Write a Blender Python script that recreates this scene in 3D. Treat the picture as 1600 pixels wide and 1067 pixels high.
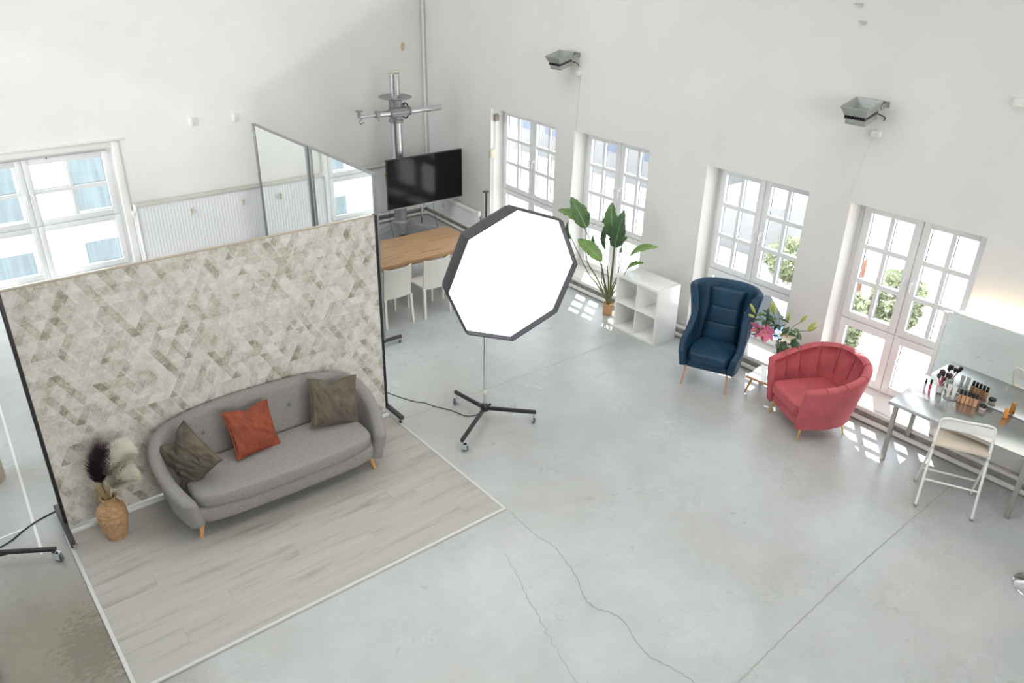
import bpy, bmesh, math, random
from mathutils import Vector, Matrix, noise
R=math.radians; PI=math.pi
random.seed(7)
sc=bpy.context.scene
for o in list(bpy.data.objects): bpy.data.objects.remove(o)
C=sc.collection
# ---------------------------------------------------------------- camera
YAW,PITCH,ROLL=50.42954755,26.76556469,1.29046012
def camera():
    y,p,r=R(YAW),R(PITCH),R(ROLL)
    fw=Vector((math.cos(y)*math.cos(p),math.sin(y)*math.cos(p),-math.sin(p)))
    rt=Vector((math.sin(y),-math.cos(y),0)); up=rt.cross(fw)
    rt2=rt*math.cos(r)+up*math.sin(r); up2=up*math.cos(r)-rt*math.sin(r)
    m=Matrix((rt2,up2,-fw)).transposed().to_4x4(); m.translation=(0,0,4.8)
    cd=bpy.data.cameras.new('camera'); cd.lens=27.70; cd.sensor_width=36; cd.clip_start=.05; cd.clip_end=300
    o=bpy.data.objects.new('camera',cd); C.objects.link(o); o.matrix_world=m; sc.camera=o
camera()
# ---------------------------------------------------------------- world, sun, light
W=bpy.data.worlds.new('world'); sc.world=W; W.use_nodes=True
bg=W.node_tree.nodes['Background']; bg.inputs[0].default_value=(.86,.93,1,1); bg.inputs[1].default_value=2.9
def lamp(name,kind,loc,to,energy,color=(1,1,1),**k):
    d=bpy.data.lights.new(name,kind); d.energy=energy; d.color=color
    for a,b in k.items(): setattr(d,a,b)
    o=bpy.data.objects.new(name,d); C.objects.link(o); o.location=loc
    o.rotation_euler=(Vector(to)-Vector(loc)).to_track_quat('-Z','Y').to_euler(); return o
SUN=(1.16,.81,2.26)
lamp('sun','SUN((0))'[:3],(30,20,40),(30-SUN[0],20-SUN[1],40-SUN[2]),12.0,(1,.97,.92),angle=R(.5))
# unseen lamps added to fill the hall in place of its daylight
lamp('added_top_fill','AREA',(3.6,2.4,7.3),(3.9,3.6,0),92,(1,.99,.97),spread=R(120),shape='RECTANGLE',size=6,size_y=5)  # area lamp added below the closed ceiling, no roof opening there
lamp('added_top_fill','AREA',(3.6,8.2,7.3),(4.2,9.4,0),122,(1,.99,.96),spread=R(140),shape='RECTANGLE',size=6,size_y=5)
lamp('added_rear_fill','AREA',(2.2,-4.2,4.2),(3.2,12,2.4),142,(1,.985,.955),spread=R(110),shape='RECTANGLE',size=6,size_y=2.5)  # area lamp added behind the camera, the front wall has no window
lamp('added_patch_spot','SPOT',(-26,0,5),(2,13,3),13500,(1,.99,.97),shadow_soft_size=.16,spot_size=R(30),spot_blend=.1)  # added spots outside the left wall, throwing bright patches on the back wall
lamp('added_patch_spot','SPOT',(-26,-.76,16.7),(2,13,1.5),4500,(1,.99,.97),shadow_soft_size=.16,spot_size=R(26),spot_blend=.1)
vs=sc.view_settings; vs.view_transform='Standard'; vs.look='None'; vs.gamma=1; vs.use_curve_mapping=False; vs.exposure=0.33

# ---------------------------------------------------------------- materials
def mat(name,col,rough=.6,metal=0,bump=0,bscale=60,var=0,vscale=4,spec=.5,trans=0,coat=0,sheen=0,emit=0,stretch=(1,1,1)):
    m=bpy.data.materials.new(name); m.use_nodes=True; nt=m.node_tree; N=nt.nodes; L=nt.links
    b=N['Principled BSDF']; I=b.inputs
    I['Base Color'].default_value=(*col,1); I['Roughness'].default_value=rough; I['Metallic'].default_value=metal
    I['Specular IOR Level'].default_value=spec; I['Transmission Weight'].default_value=trans
    I['Coat Weight'].default_value=coat; I['Sheen Weight'].default_value=sheen
    if sheen: I['Sheen Roughness'].default_value=.35; I['Sheen Tint'].default_value=(*[min(1,c*2+.1) for c in col],1)
    if emit: I['Emission Color'].default_value=(*col,1); I['Emission Strength'].default_value=emit
    if bump or var:
        tc=N.new('ShaderNodeTexCoord'); mp=N.new('ShaderNodeMapping'); mp.inputs['Scale'].default_value=stretch
        L.new(tc.outputs['Object'],mp.inputs[0])
    if var:
        n=N.new('ShaderNodeTexNoise'); n.inputs['Scale'].default_value=vscale; n.inputs['Detail'].default_value=6; n.inputs['Roughness'].default_value=.6
        L.new(mp.outputs[0],n.inputs['Vector'])
        r=N.new('ShaderNodeValToRGB'); r.color_ramp.elements[0].position=.3; r.color_ramp.elements[1].position=.7
        r.color_ramp.elements[0].color=(*[c*(1-var) for c in col],1); r.color_ramp.elements[1].color=(*[min(1,c*(1+var)) for c in col],1)
        L.new(n.outputs[0],r.inputs[0]); L.new(r.outputs[0],I['Base Color'])
    if bump:
        n=N.new('ShaderNodeTexNoise'); n.inputs['Scale'].default_value=bscale; n.inputs['Detail'].default_value=4
        L.new(mp.outputs[0],n.inputs['Vector'])
        bb=N.new('ShaderNodeBump'); bb.inputs['Strength'].default_value=bump; bb.inputs['Distance'].default_value=.01
        L.new(n.outputs[0],bb.inputs['Height']); L.new(bb.outputs[0],I['Normal'])
    return m
def glassmat(name,tint=(1,1,1),fac=.06,rough=0.02):
    m=bpy.data.materials.new(name); m.use_nodes=True; nt=m.node_tree; N=nt.nodes; L=nt.links
    N.remove(N['Principled BSDF']); out=N['Material Output']
    t=N.new('ShaderNodeBsdfTransparent'); t.inputs[0].default_value=(*tint,1)
    g=N.new('ShaderNodeBsdfGlossy'); g.inputs['Roughness'].default_value=rough
    fr=N.new('ShaderNodeMath'); fr.operation='MULTIPLY_ADD'; lw=N.new('ShaderNodeLayerWeight'); lw.inputs[0].default_value=.35; pw=N.new('ShaderNodeMath'); pw.operation='POWER'; pw.inputs[1].default_value=4; L.new(lw.outputs['Facing'],pw.inputs[0]); L.new(pw.outputs[0],fr.inputs[0]); fr.inputs[1].default_value=.5; fr.inputs[2].default_value=.03
    mx=N.new('ShaderNodeMixShader'); L.new(fr.outputs[0],mx.inputs[0]); L.new(t.outputs[0],mx.inputs[1]); L.new(g.outputs[0],mx.inputs[2]); L.new(mx.outputs[0],out.inputs[0])
    return m
M={}
M['wall']=mat('white_plaster',(.80,.795,.775),.75,bump=.12,bscale=9,var=.025,vscale=1.3)
M['ceiling']=mat('ceiling_white',(.8,.8,.79),.9)
M['frame']=mat('window_white',(.83,.84,.84),.35)
M['trimwhite']=mat('trim_white',(.82,.82,.80),.5)
M['radiator']=mat('radiator_white',(.84,.85,.86),.4)
M['grille']=mat('radiator_top_beige',(.56,.55,.50),.6)
M['concrete_rough']=mat('rough_plinth',(.55,.53,.49),.9,bump=.6,bscale=30,var=.3,vscale=9)
M['pipe']=mat('pipe_white',(.78,.77,.74),.4,var=.06,vscale=5)
M['black']=mat('black_metal',(.018,.018,.02),.38)
M['darkgrey']=mat('dark_grey_metal',(.07,.07,.072),.42,metal=.4)
M['blackfab']=mat('black_softbox_fabric',(.045,.047,.055),.6,bump=.2,bscale=90)
M['chrome']=mat('chrome',(.75,.76,.78),.12,metal=1)
M['steel']=mat('brushed_steel',(.60,.605,.60),.24,metal=1,bump=.03,bscale=80,stretch=(1,12,1))
M['steelleg']=mat('painted_steel_leg',(.40,.39,.36),.4,metal=.3)
M['studio_grey']=mat('grey_enamel_metal',(.30,.31,.31),.4,metal=.35)
M['column']=mat('polished_column',(.62,.63,.64),.28,metal=.9)
M['tape']=mat('white_tape',(.80,.80,.78),.6)
M['glass']=glassmat('window_glass')
M['clear']=glassmat('clear_glass',(.93,.95,.94))
M['mirror']=mat('mirror',(.90,.93,.92),.015,metal=1)
M['deskmirror']=mat('desk_mirror',(.88,.92,.91),.02,metal=1)
M['sofa']=mat('grey_weave',(.285,.275,.265),.9,bump=.6,bscale=140,var=.20,vscale=90,sheen=.1)
M['sofa_dark']=mat('grey_button',(.16,.17,.20),.9)
M['beech']=mat('beech_wood',(.62,.34,.14),.45,var=.12,vscale=14,stretch=(4,4,.6))
M['rust']=mat('rust_velvet',(.26,.058,.026),.8,bump=.3,bscale=40,var=.25,vscale=9,sheen=.2)
M['olive']=mat('taupe_velvet',(.125,.105,.078),.8,bump=.4,bscale=30,var=.25,vscale=8,sheen=.25)
M['blue']=mat('petrol_velvet',(.003,.038,.080),.55,var=.35,vscale=6,sheen=.35)
M['pink']=mat('rose_velvet',(.50,.10,.115),.62,var=.14,vscale=5,sheen=.6)
M['seamd']=mat('rose_seam',(.30,.05,.06),.8)
M['edge']=mat('laminate_edge_grey',(.60,.60,.585),.5)
M['brass']=mat('brass',(.80,.55,.20),.25,metal=1)
M['copper']=mat('copper_tone_metal',(.62,.36,.22),.38,metal=.35)
M['wicker']=mat('woven_rush',(.46,.28,.145),.75,bump=.6,bscale=70,var=.3,vscale=40)
M['straw']=mat('dry_straw',(.50,.38,.20),.8,var=.2,vscale=20)
M['plume_w']=mat('white_plume',(.93,.90,.82),.9)
def fluffmat(name,c):
    m=bpy.data.materials.new(name); m.use_nodes=True; nt=m.node_tree; N=nt.nodes; L=nt.links; N.remove(N['Principled BSDF'])
    d=N.new('ShaderNodeBsdfDiffuse'); d.inputs[0].default_value=(*c,1); t=N.new('ShaderNodeBsdfTranslucent'); t.inputs[0].default_value=(*c,1); mx=N.new('ShaderNodeMixShader'); mx.inputs[0].default_value=.5
    L.new(d.outputs[0],mx.inputs[1]); L.new(t.outputs[0],mx.inputs[2]); L.new(mx.outputs[0],N['Material Output'].inputs[0]); return m
M['plume_w']=fluffmat('white_plume',(.97,.95,.88))
M['plume_p']=mat('purple_plume',(.055,.028,.04),.9)
M['leaf']=mat('banana_leaf_green',(.085,.17,.06),.42,var=.3,vscale=9)
M['leafb']=mat('bright_leaf_green',(.17,.30,.08),.42,var=.25,vscale=9)
M['leafd']=mat('dark_leaf_green',(.045,.10,.045),.45,var=.3,vscale=10)
M['rib']=mat('leaf_rib',(.38,.52,.22),.5)
M['stem']=mat('plant_stem',(.14,.17,.06),.5,var=.2,vscale=12)
M['pot']=mat('wooden_pot',(.50,.27,.12),.65,var=.15,vscale=15,stretch=(1,1,5))
M['soil']=mat('soil',(.05,.035,.025),.95)
M['whitelac']=mat('white_lacquer',(.84,.84,.81),.25)
M['chairwhite']=mat('cream_plastic',(.80,.79,.73),.4)
M['stoolwhite']=mat('white_tube_metal',(.85,.85,.84),.3)
M['seatwood']=mat('pale_birch_seat',(.72,.64,.52),.5,var=.08,vscale=12,stretch=(8,1,1))
M['screen']=mat('tv_screen',(.010,.007,.008),.10,spec=.18)
M['tvframe']=mat('tv_frame',(.03,.03,.03),.3)
M['silver']=mat('silver_plastic',(.5,.5,.5),.3,metal=.7)
M['lily']=mat('pink_lily',(.78,.22,.38),.5,var=.3,vscale=30)
M['lilyw']=mat('white_lily',(.88,.82,.66),.5)
M['bud']=mat('green_bud',(.45,.50,.12),.5,var=.2,vscale=15)
M['foundation']=mat('skin_tone_makeup',(.66,.36,.20),.3,coat=.5)
M['foundation2']=mat('dark_skin_tone_makeup',(.48,.24,.13),.3,coat=.5)
M['capblack']=mat('black_cap',(.012,.012,.014),.25)
M['glosspink']=mat('pink_gloss',(.75,.06,.16),.2)
M['glossviolet']=mat('pale_violet_gloss',(.62,.45,.62),.2)
M['tube']=mat('white_tube',(.85,.82,.78),.4)
M['print']=mat('red_print',(.7,.25,.2),.5)
M['bristle']=mat('dark_bristles',(.07,.04,.04),.9,bump=.5,bscale=200)
M['clip']=mat('orange_wood',(.80,.34,.06),.45)
M['cream']=mat('cream_plastic_box',(.66,.61,.46),.5)
M['brownbox']=mat('brown_grey_box',(.23,.20,.17),.5)
M['lampgrey']=mat('floodlight_grey',(.42,.44,.42),.4,metal=.5)
M['paper']=mat('beige_paper',(.42,.36,.28),.8,var=.06,vscale=3)
M['led']=mat('warm_led',(1,.78,.50),.5,emit=9)
M['diffuser']=mat('softbox_diffuser',(.97,.97,1),.8,emit=1.15)
M['crack']=mat('crack_dark',(.20,.20,.19),.9)
M['joint']=mat('joint_grey',(.36,.36,.35),.9)
M['pave']=mat('pale_paving',(.72,.70,.68),.9,var=.05)
M['facade']=mat('pale_facade',(.74,.72,.70),.9)
M['facadeblue']=mat('grey_facade',(.27,.275,.28),.8)
M['winblue']=mat('far_window_blue',(.11,.15,.21),.35)
M['curtain']=mat('far_curtain',(.19,.235,.25),.7,var=.2,vscale=2,stretch=(5,5,.3))
M['bush']=mat('bush_green',(.20,.23,.13),.8,var=.4,vscale=3)
M['brick']=mat('red_brick',(.34,.14,.09),.85,var=.2,vscale=5)
M['carblue']=mat('blue_car_paint',(.12,.22,.50),.25,coat=.5)
M['darkglass']=mat('dark_car_glass',(.02,.025,.03),.1)

def floor_material():
    m=bpy.data.materials.new('polished_concrete'); m.use_nodes=True; nt=m.node_tree; N=nt.nodes; L=nt.links; b=N['Principled BSDF']
    tc=N.new('ShaderNodeTexCoord')
    def nz(s,d=6,r=.6,sc=(1,1,1)):
        mp=N.new('ShaderNodeMapping'); mp.inputs['Scale'].default_value=sc; L.new(tc.outputs['Object'],mp.inputs[0])
        n=N.new('ShaderNodeTexNoise'); n.inputs['Scale'].default_value=s; n.inputs['Detail'].default_value=d; n.inputs['Roughness'].default_value=r; L.new(mp.outputs[0],n.inputs['Vector']); return n.outputs[0]
    def ramp(i,a,ca,bq,cb):
        r=N.new('ShaderNodeValToRGB'); e=r.color_ramp.elements; e[0].position=a; e[0].color=(*ca,1); e[1].position=bq; e[1].color=(*cb,1); L.new(i,r.inputs[0]); return r.outputs[0]
    def mixc(f,a,bq,mode='MIX'):
        x=N.new('ShaderNodeMix'); x.data_type='RGBA'; x.blend_type=mode
        for s,v in ((0,f),(6,a),(7,bq)):
            if isinstance(v,(float,int)): x.inputs[s].default_value=v
            elif isinstance(v,tuple): x.inputs[s].default_value=(*v,1)
            else: L.new(v,x.inputs[s])
        return x.outputs[2]
    base=ramp(nz(.55,6,.5),.28,(.47,.485,.465),.80,(.58,.625,.65))
    mot=ramp(nz(2.3,9,.72),.25,(.80,.80,.79),.72,(1.0,1.0,1.0))
    c=mixc(1.0,base,mot,'MULTIPLY')
    # darker yellowish tint towards the left and the near side
    sep=N.new('ShaderNodeSeparateXYZ'); L.new(tc.outputs['Object'],sep.inputs[0])
    mr=N.new('ShaderNodeMapRange'); mr.inputs[1].default_value=1.0; mr.inputs[2].default_value=.35; L.new(sep.outputs[0],mr.inputs[0])
    my=N.new('ShaderNodeMapRange'); my.inputs[1].default_value=7.2; my.inputs[2].default_value=5.8; L.new(sep.outputs[1],my.inputs[0])
    mm=N.new('ShaderNodeMath'); mm.operation='MULTIPLY'; L.new(mr.outputs[0],mm.inputs[0]); L.new(my.outputs[0],mm.inputs[1])
    c=mixc(mm.outputs[0],c,mixc(1.0,c,(.52,.46,.37),'MULTIPLY'))
    # worn brown stain beside the laminate
    vd=N.new('ShaderNodeVectorMath'); vd.operation='DISTANCE'; mp=N.new('ShaderNodeMapping'); mp.inputs['Location'].default_value=(-.30*1.8,-5.25,0); mp.inputs['Scale'].default_value=(1.8,1,1)
    L.new(tc.outputs['Object'],mp.inputs[0]); L.new(mp.outputs[0],vd.inputs[0])
    sm=N.new('ShaderNodeMapRange'); sm.inputs[1].default_value=.95; sm.inputs[2].default_value=.1; L.new(vd.outputs['Value'],sm.inputs[0])
    na=N.new('ShaderNodeMath'); na.operation='MULTIPLY_ADD'; na.inputs[1].default_value=2.6; na.inputs[2].default_value=-1.3; L.new(nz(16,12,.7,(1,1.8,1)),na.inputs[0]); ns=N.new('ShaderNodeMath'); ns.operation='ADD'; L.new(sm.outputs[0],ns.inputs[0]); L.new(na.outputs[0],ns.inputs[1])
    st=N.new('ShaderNodeMapRange'); st.inputs[1].default_value=.62; st.inputs[2].default_value=.80; L.new(ns.outputs[0],st.inputs[0])
    c=mixc(st.outputs[0],c,(.19,.165,.13))
    # small dark specks and scratches
    sp=ramp(nz(22,4,.6,(1,1.6,1)),.665,(0,0,0),.73,(.85,.85,.85)); c=mixc(sp,c,(.30,.29,.27))
    sp=ramp(nz(6.5,10,.78,(1,1.4,1)),.56,(0,0,0),.72,(.42,.42,.42)); c=mixc(sp,c,(.40,.40,.37))
    L.new(c,b.inputs['Base Color'])
    rr=ramp(nz(1.4,6,.6),.3,(.255,.255,.255),.7,(.33,.33,.33)); L.new(rr,b.inputs['Roughness'])
    b.inputs['Specular IOR Level'].default_value=.8
    bp=N.new('ShaderNodeBump'); bp.inputs['Strength'].default_value=.05; bp.inputs['Distance'].default_value=.01; L.new(nz(5,5),bp.inputs['Height']); L.new(bp.outputs[0],b.inputs['Normal'])
    return m
M['floor']=floor_material()

def laminate_material():
    m=bpy.data.materials.new('grey_oak_laminate'); m.use_nodes=True; nt=m.node_tree; N=nt.nodes; L=nt.links; b=N['Principled BSDF']
    tc=N.new('ShaderNodeTexCoord'); oi=N.new('ShaderNodeObjectInfo')
    ad=N.new('ShaderNodeVectorMath'); ad.operation='ADD'; cb=N.new('ShaderNodeCombineXYZ'); ml=N.new('ShaderNodeMath'); ml.operation='MULTIPLY'; ml.inputs[1].default_value=37
    L.new(oi.outputs['Random'],ml.inputs[0]); L.new(ml.outputs[0],cb.inputs[0]); L.new(ml.outputs[0],cb.inputs[2]); L.new(tc.outputs['Object'],ad.inputs[0]); L.new(cb.outputs[0],ad.inputs[1])
    mp=N.new('ShaderNodeMapping'); mp.inputs['Scale'].default_value=(.55,5.5,1); L.new(ad.outputs[0],mp.inputs[0])
    n=N.new('ShaderNodeTexNoise'); n.inputs['Scale'].default_value=1.9; n.inputs['Detail'].default_value=6; n.inputs['Roughness'].default_value=.6; n.inputs['Distortion'].default_value=.3; L.new(mp.outputs[0],n.inputs['Vector'])
    r=N.new('ShaderNodeValToRGB'); e=r.color_ramp.elements; e[0].position=.27; e[0].color=(.285,.27,.245,1); e[1].position=.46; e[1].color=(.42,.41,.375,1)
    k=e.new(.75); k.color=(.47,.46,.425,1); L.new(n.outputs[0],r.inputs[0]); L.new(r.outputs[0],b.inputs['Base Color'])
    b.inputs['Roughness'].default_value=.42
    return m
M['laminate']=laminate_material()

def wallpaper_material():
    m=bpy.data.materials.new('triangle_wallpaper'); m.use_nodes=True; nt=m.node_tree; N=nt.nodes; L=nt.links; b=N['Principled BSDF']
    tc=N.new('ShaderNodeTexCoord'); sep=N.new('ShaderNodeSeparateXYZ'); L.new(tc.outputs['Object'],sep.inputs[0]); X,Z=sep.outputs[0],sep.outputs[2]
    def mth(op,a,bq=0,c=None):
        x=N.new('ShaderNodeMath'); x.operation=op
        for i,v in enumerate((a,bq) if c is None else (a,bq,c)):
            if isinstance(v,(int,float)): x.inputs[i].default_value=v
            else: L.new(v,x.inputs[i])
        return x.outputs[0]
    def tri(h,ox=0,skew=1):
        v0=mth('DIVIDE',Z,h); xs=mth('MULTIPLY',mth('ADD',X,ox),.866*skew)
        v1=mth('DIVIDE',mth('ADD',xs,mth('MULTIPLY',Z,.5)),h); v2=mth('DIVIDE',mth('SUBTRACT',xs,mth('MULTIPLY',Z,.5)),h)
        return v0,v1,v2
    def cellrand(h,ox,k):
        vs=tri(h,ox); cb=N.new('ShaderNodeCombineXYZ')
        for i,v in enumerate(vs): L.new(mth('ADD',mth('FLOOR',v),k),cb.inputs[i])
        w=N.new('ShaderNodeTexWhiteNoise'); w.noise_dimensions='3D'; L.new(cb.outputs[0],w.inputs['Vector']); return w.outputs['Value']
    def band(h,axis,w0,k):       # stripes inside rhombi
        vs=tri(h); f=mth('FRACT',vs[axis]); inb=mth('LESS_THAN',f,w0)
        cb=N.new('ShaderNodeCombineXYZ')
        for i,v in enumerate(vs): L.new(mth('ADD',mth('FLOOR',v),k),cb.inputs[i])
        w=N.new('ShaderNodeTexWhiteNoise'); w.noise_dimensions='3D'; L.new(cb.outputs[0],w.inputs['Vector'])
        return mth('MULTIPLY',inb,mth('GREATER_THAN',w.outputs['Value'],.58))
    big=cellrand(.17,0,3.3); sm=cellrand(.085,0,9.1)
    b1=band(.17,1,.38,21.7); b2=band(.17,2,.36,55.2)
    n=N.new('ShaderNodeTexNoise'); n.inputs['Scale'].default_value=11; n.inputs['Detail'].default_value=10; n.inputs['Roughness'].default_value=.85; L.new(tc.outputs['Object'],n.inputs['Vector'])
    n2=N.new('ShaderNodeTexNoise'); n2.inputs['Scale'].default_value=45; n2.inputs['Detail'].default_value=5; n2.inputs['Roughness'].default_value=.8; L.new(tc.outputs['Object'],n2.inputs['Vector'])
    v=mth('ADD',mth('MULTIPLY',big,.20),mth('MULTIPLY',sm,.36))
    v=mth('ADD',v,mth('MULTIPLY',mth('GREATER_THAN',sm,.86),-.16))
    v=mth('SUBTRACT',v,mth('MULTIPLY',b1,.24)); v=mth('SUBTRACT',v,mth('MULTIPLY',b2,.20))
    v=mth('ADD',v,mth('MULTIPLY',mth('SUBTRACT',n.outputs[0],.5),1.9)); v=mth('ADD',v,mth('MULTIPLY',mth('SUBTRACT',n2.outputs[0],.5),.8)); v=mth('ADD',v,.28)
    r=N.new('ShaderNodeValToRGB'); e=r.color_ramp.elements; e[0].position=.0; e[0].color=(.30,.275,.215,1); e[1].position=.8; e[1].color=(.76,.745,.70,1)
    k=e.new(.35); k.color=(.56,.54,.48,1); L.new(v,r.inputs[0]); L.new(r.outputs[0],b.inputs['Base Color']); b.inputs['Roughness'].default_value=.7
    return m
M['wallpaper']=wallpaper_material()

def table_material():
    m=bpy.data.materials.new('oak_tabletop'); m.use_nodes=True; nt=m.node_tree; N=nt.nodes; L=nt.links; b=N['Principled BSDF']
    tc=N.new('ShaderNodeTexCoord'); mp=N.new('ShaderNodeMapping'); mp.inputs['Scale'].default_value=(1,9,9); L.new(tc.outputs['Object'],mp.inputs[0])
    n=N.new('ShaderNodeTexNoise'); n.inputs['Scale'].default_value=2.4; n.inputs['Detail'].default_value=8; n.inputs['Distortion'].default_value=.8; L.new(mp.outputs[0],n.inputs['Vector'])
    r=N.new('ShaderNodeValToRGB'); e=r.color_ramp.elements; e[0].position=.22; e[0].color=(.20,.10,.045,1); e[1].position=.42; e[1].color=(.47,.28,.145,1)
    k=e.new(.75); k.color=(.53,.35,.20,1); L.new(n.outputs[0],r.inputs[0]); L.new(r.outputs[0],b.inputs['Base Color']); b.inputs['Roughness'].default_value=.38
    return m
M['oak']=table_material()

# ---------------------------------------------------------------- mesh helpers
class MB:
    def __init__(s): s.bm=bmesh.new()
    def _add(s,vs,fs):
        V=[s.bm.verts.new(v) for v in vs]
        for f in fs:
            try: s.bm.faces.new([V[i] for i in f])
            except ValueError: pass
        return V
    def box(s,c,d,rz=0,bev=0,mtx=None):
        b=bmesh.new(); bmesh.ops.create_cube(b,size=1)
        for v in b.verts: v.co=Vector((v.co.x*d[0],v.co.y*d[1],v.co.z*d[2]))
        if bev: bmesh.ops.bevel(b,geom=b.edges[:],offset=bev,segments=2,affect='EDGES',profile=.5)
        T=Matrix.Translation(c)@(mtx.to_4x4() if mtx else Matrix.Rotation(rz,4,'Z'))
        b.transform(T); me=bpy.data.meshes.new('t'); b.to_mesh(me); b.free(); s.bm.from_mesh(me); bpy.data.meshes.remove(me); return s
    def bb(s,x0,x1,y0,y1,z0,z1,bev=0): return s.box(((x0+x1)/2,(y0+y1)/2,(z0+z1)/2),(abs(x1-x0),abs(y1-y0),abs(z1-z0)),0,bev)
    def loft(s,rings,closed=True,caps=True,cyc=False):
        n=len(rings[0]); V=[[s.bm.verts.new(p) for p in r] for r in rings]
        m=len(V)
        for i in range(m if cyc else m-1):
            a,b=V[i],V[(i+1)%m]
            for j in range(n if closed else n-1):
                k=(j+1)%n
                s.bm.faces.new((a[j],a[k],b[k],b[j]))
        if caps and closed and not cyc:
            s.bm.faces.new(V[0][::-1]); s.bm.faces.new(V[-1])
        return s
    def tube(s,pts,r,n=10,caps=True,flat=None,cyc=False):
        pts=[Vector(p) for p in pts]; m=len(pts); rs=r if isinstance(r,(list,tuple)) else [r]*m
        rings=[]; up=None
        for i,p in enumerate(pts):
            if cyc: t=(pts[(i+1)%m]-pts[i-1])
            else: t=(pts[min(i+1,m-1)]-pts[max(i-1,0)])
            t.normalize()
            if up is None: up=Vector((0,0,1)) if abs(t.z)<.9 else Vector((1,0,0))
            u=t.cross(up)
            if u.length<1e-4: u=t.orthogonal()
            u.normalize(); w=u.cross(t).normalized(); up=w
            rings.append([p+(u*math.cos(a)+w*math.sin(a)*(flat or 1))*rs[i] for a in [2*PI*k/n for k in range(n)]])
        return s.loft(rings,True,caps,cyc)
    def lathe(s,prof,n=24,c=(0,0,0),caps=True):
        rings=[[Vector((c[0]+r*math.cos(2*PI*k/n),c[1]+r*math.sin(2*PI*k/n),c[2]+z)) for k in range(n)] for r,z in prof]
        return s.loft(rings,True,caps)
    def ribbon(s,pts,w,z=0):
        L=[];Rr=[]
        for i,p in enumerate(pts):
            a=Vector(pts[max(i-1,0)]);b=Vector(pts[min(i+1,len(pts)-1)]); t=(b-a).normalized(); nn=Vector((-t.y,t.x,0)); ww=w[i] if isinstance(w,list) else w
            L.append(Vector((p[0],p[1],z))+nn*ww/2); Rr.append(Vector((p[0],p[1],z))-nn*ww/2)
        return s.loft([[a,b] for a,b in zip(L,Rr)],False,False)
    def build(s,name,m,parent=None,angle=35,smooth=True,loc=None,rz=0):
        bmesh.ops.recalc_face_normals(s.bm,faces=s.bm.faces[:])
        me=bpy.data.meshes.new(name); s.bm.to_mesh(me); s.bm.free()
        if smooth:
            for p in me.polygons: p.use_smooth=True
            me.set_sharp_from_angle(angle=R(angle))
        me.materials.append(M[m] if isinstance(m,str) else m)
        o=bpy.data.objects.new(name,me); C.objects.link(o)
        if parent: o.parent=parent
        if loc: o.location=loc
        if rz: o.rotation_euler.z=rz
        return o
def thing(name,label,cat,loc=(0,0,0),rz=0,group=None):
    o=bpy.data.objects.new(name,None); C.objects.link(o); o.location=loc; o.rotation_euler.z=rz; o.empty_display_size=.1
    o['label']=label; o['category']=cat
    if group: o['group']=group
    return o
def tag(o,label,cat,group=None):
    o['label']=label; o['category']=cat
    if group: o['group']=group
    return o
def struct(o): o['kind']='structure'; return o
def copy_tree(o,parent=None):
    c=o.copy(); C.objects.link(c); c.parent=parent
    for ch in list(o.children): copy_tree(ch,c)
    return c
def crom(P,N,cyc=False):
    out=[];m=len(P)-1
    for i in range(N):
        t=i/(N-1)*m; k=min(int(t),m-1); f=t-k
        p0,p1,p2,p3=P[max(k-1,0)],P[k],P[k+1],P[min(k+2,m)]
        out.append(tuple(.5*(2*b+(c-a)*f+(2*a-5*b+4*c-d)*f*f+(3*b-a-3*c+d)*f**3) for a,b,c,d in zip(p0,p1,p2,p3)))
    return out

# ---------------------------------------------------------------- shell of the room
XW=8.18; YB=13.0; BEND=8.61; AN=R(3.6); ZC=7.6
WTH=.42
def wall_with_holes(name,length0,length1,holes,mtx,zt=ZC,z0=0.0):
    """slab in local coords: s along wall, depth 0..WTH (outward = +x local), holes=(s0,s1,z0,z1)"""
    mb=MB(); hs=sorted(holes); s=length0
    for (a,b,za,zb) in hs:
        if a>s: mb.bb(0,WTH,s,a,z0,zt)
        mb.bb(0,WTH,a,b,zb,zt)
        # bottom part with inward-falling sill
        r=[[Vector(p) for p in ((0,y,z0),(WTH,y,z0),(WTH,y,za+.10),(.27,y,za+.10),(0,y,za))] for y in (a,b)]
        mb.loft(r)
        s=b
    mb.bb(0,WTH,s,length1,z0,zt)
    o=mb.build(name,'wall',smooth=False); o.matrix_world=mtx; return struct(o)
HB=[(2.71,4.14,.10,2.355),(4.65,6.10,.10,2.355),(7.07,8.56,.10,2.355)]
TB=Matrix.Translation((XW,0,0))
wall_with_holes('wall_right',-5,BEND,HB,TB)
# the far stretch of the window wall turns outward a little
TA=Matrix.Translation((XW,BEND,0))@Matrix.Rotation(-AN,4,'Z')
HA=[(.38,2.15,.10,2.34)]
wall_with_holes('wall_right',0,5.1,HA,TA)
# back wall (local: along +X)
TBk=Matrix.Translation((0,YB,0))@Matrix.Rotation(PI/2,4,'Z')  # local x -> +Y, local y -> -X
wall_with_holes('wall_back',-8.9,6.4,[(-2.84,-.42,-.02,1.95)],TBk)
mb=MB(); mb.bb(-6.4,8.9,-5.4,13.4,-.3,0); fl=struct(mb.build('floor','floor',smooth=False))
mb=MB(); mb.bb(-6.4,8.9,-5.4,13.4,ZC,ZC+.2); struct(mb.build('ceiling','ceiling',smooth=False))
mb=MB(); mb.bb(-6.4,8.6,-5.4,-5,0,ZC); struct(mb.build('wall_front','wall',smooth=False))
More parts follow.
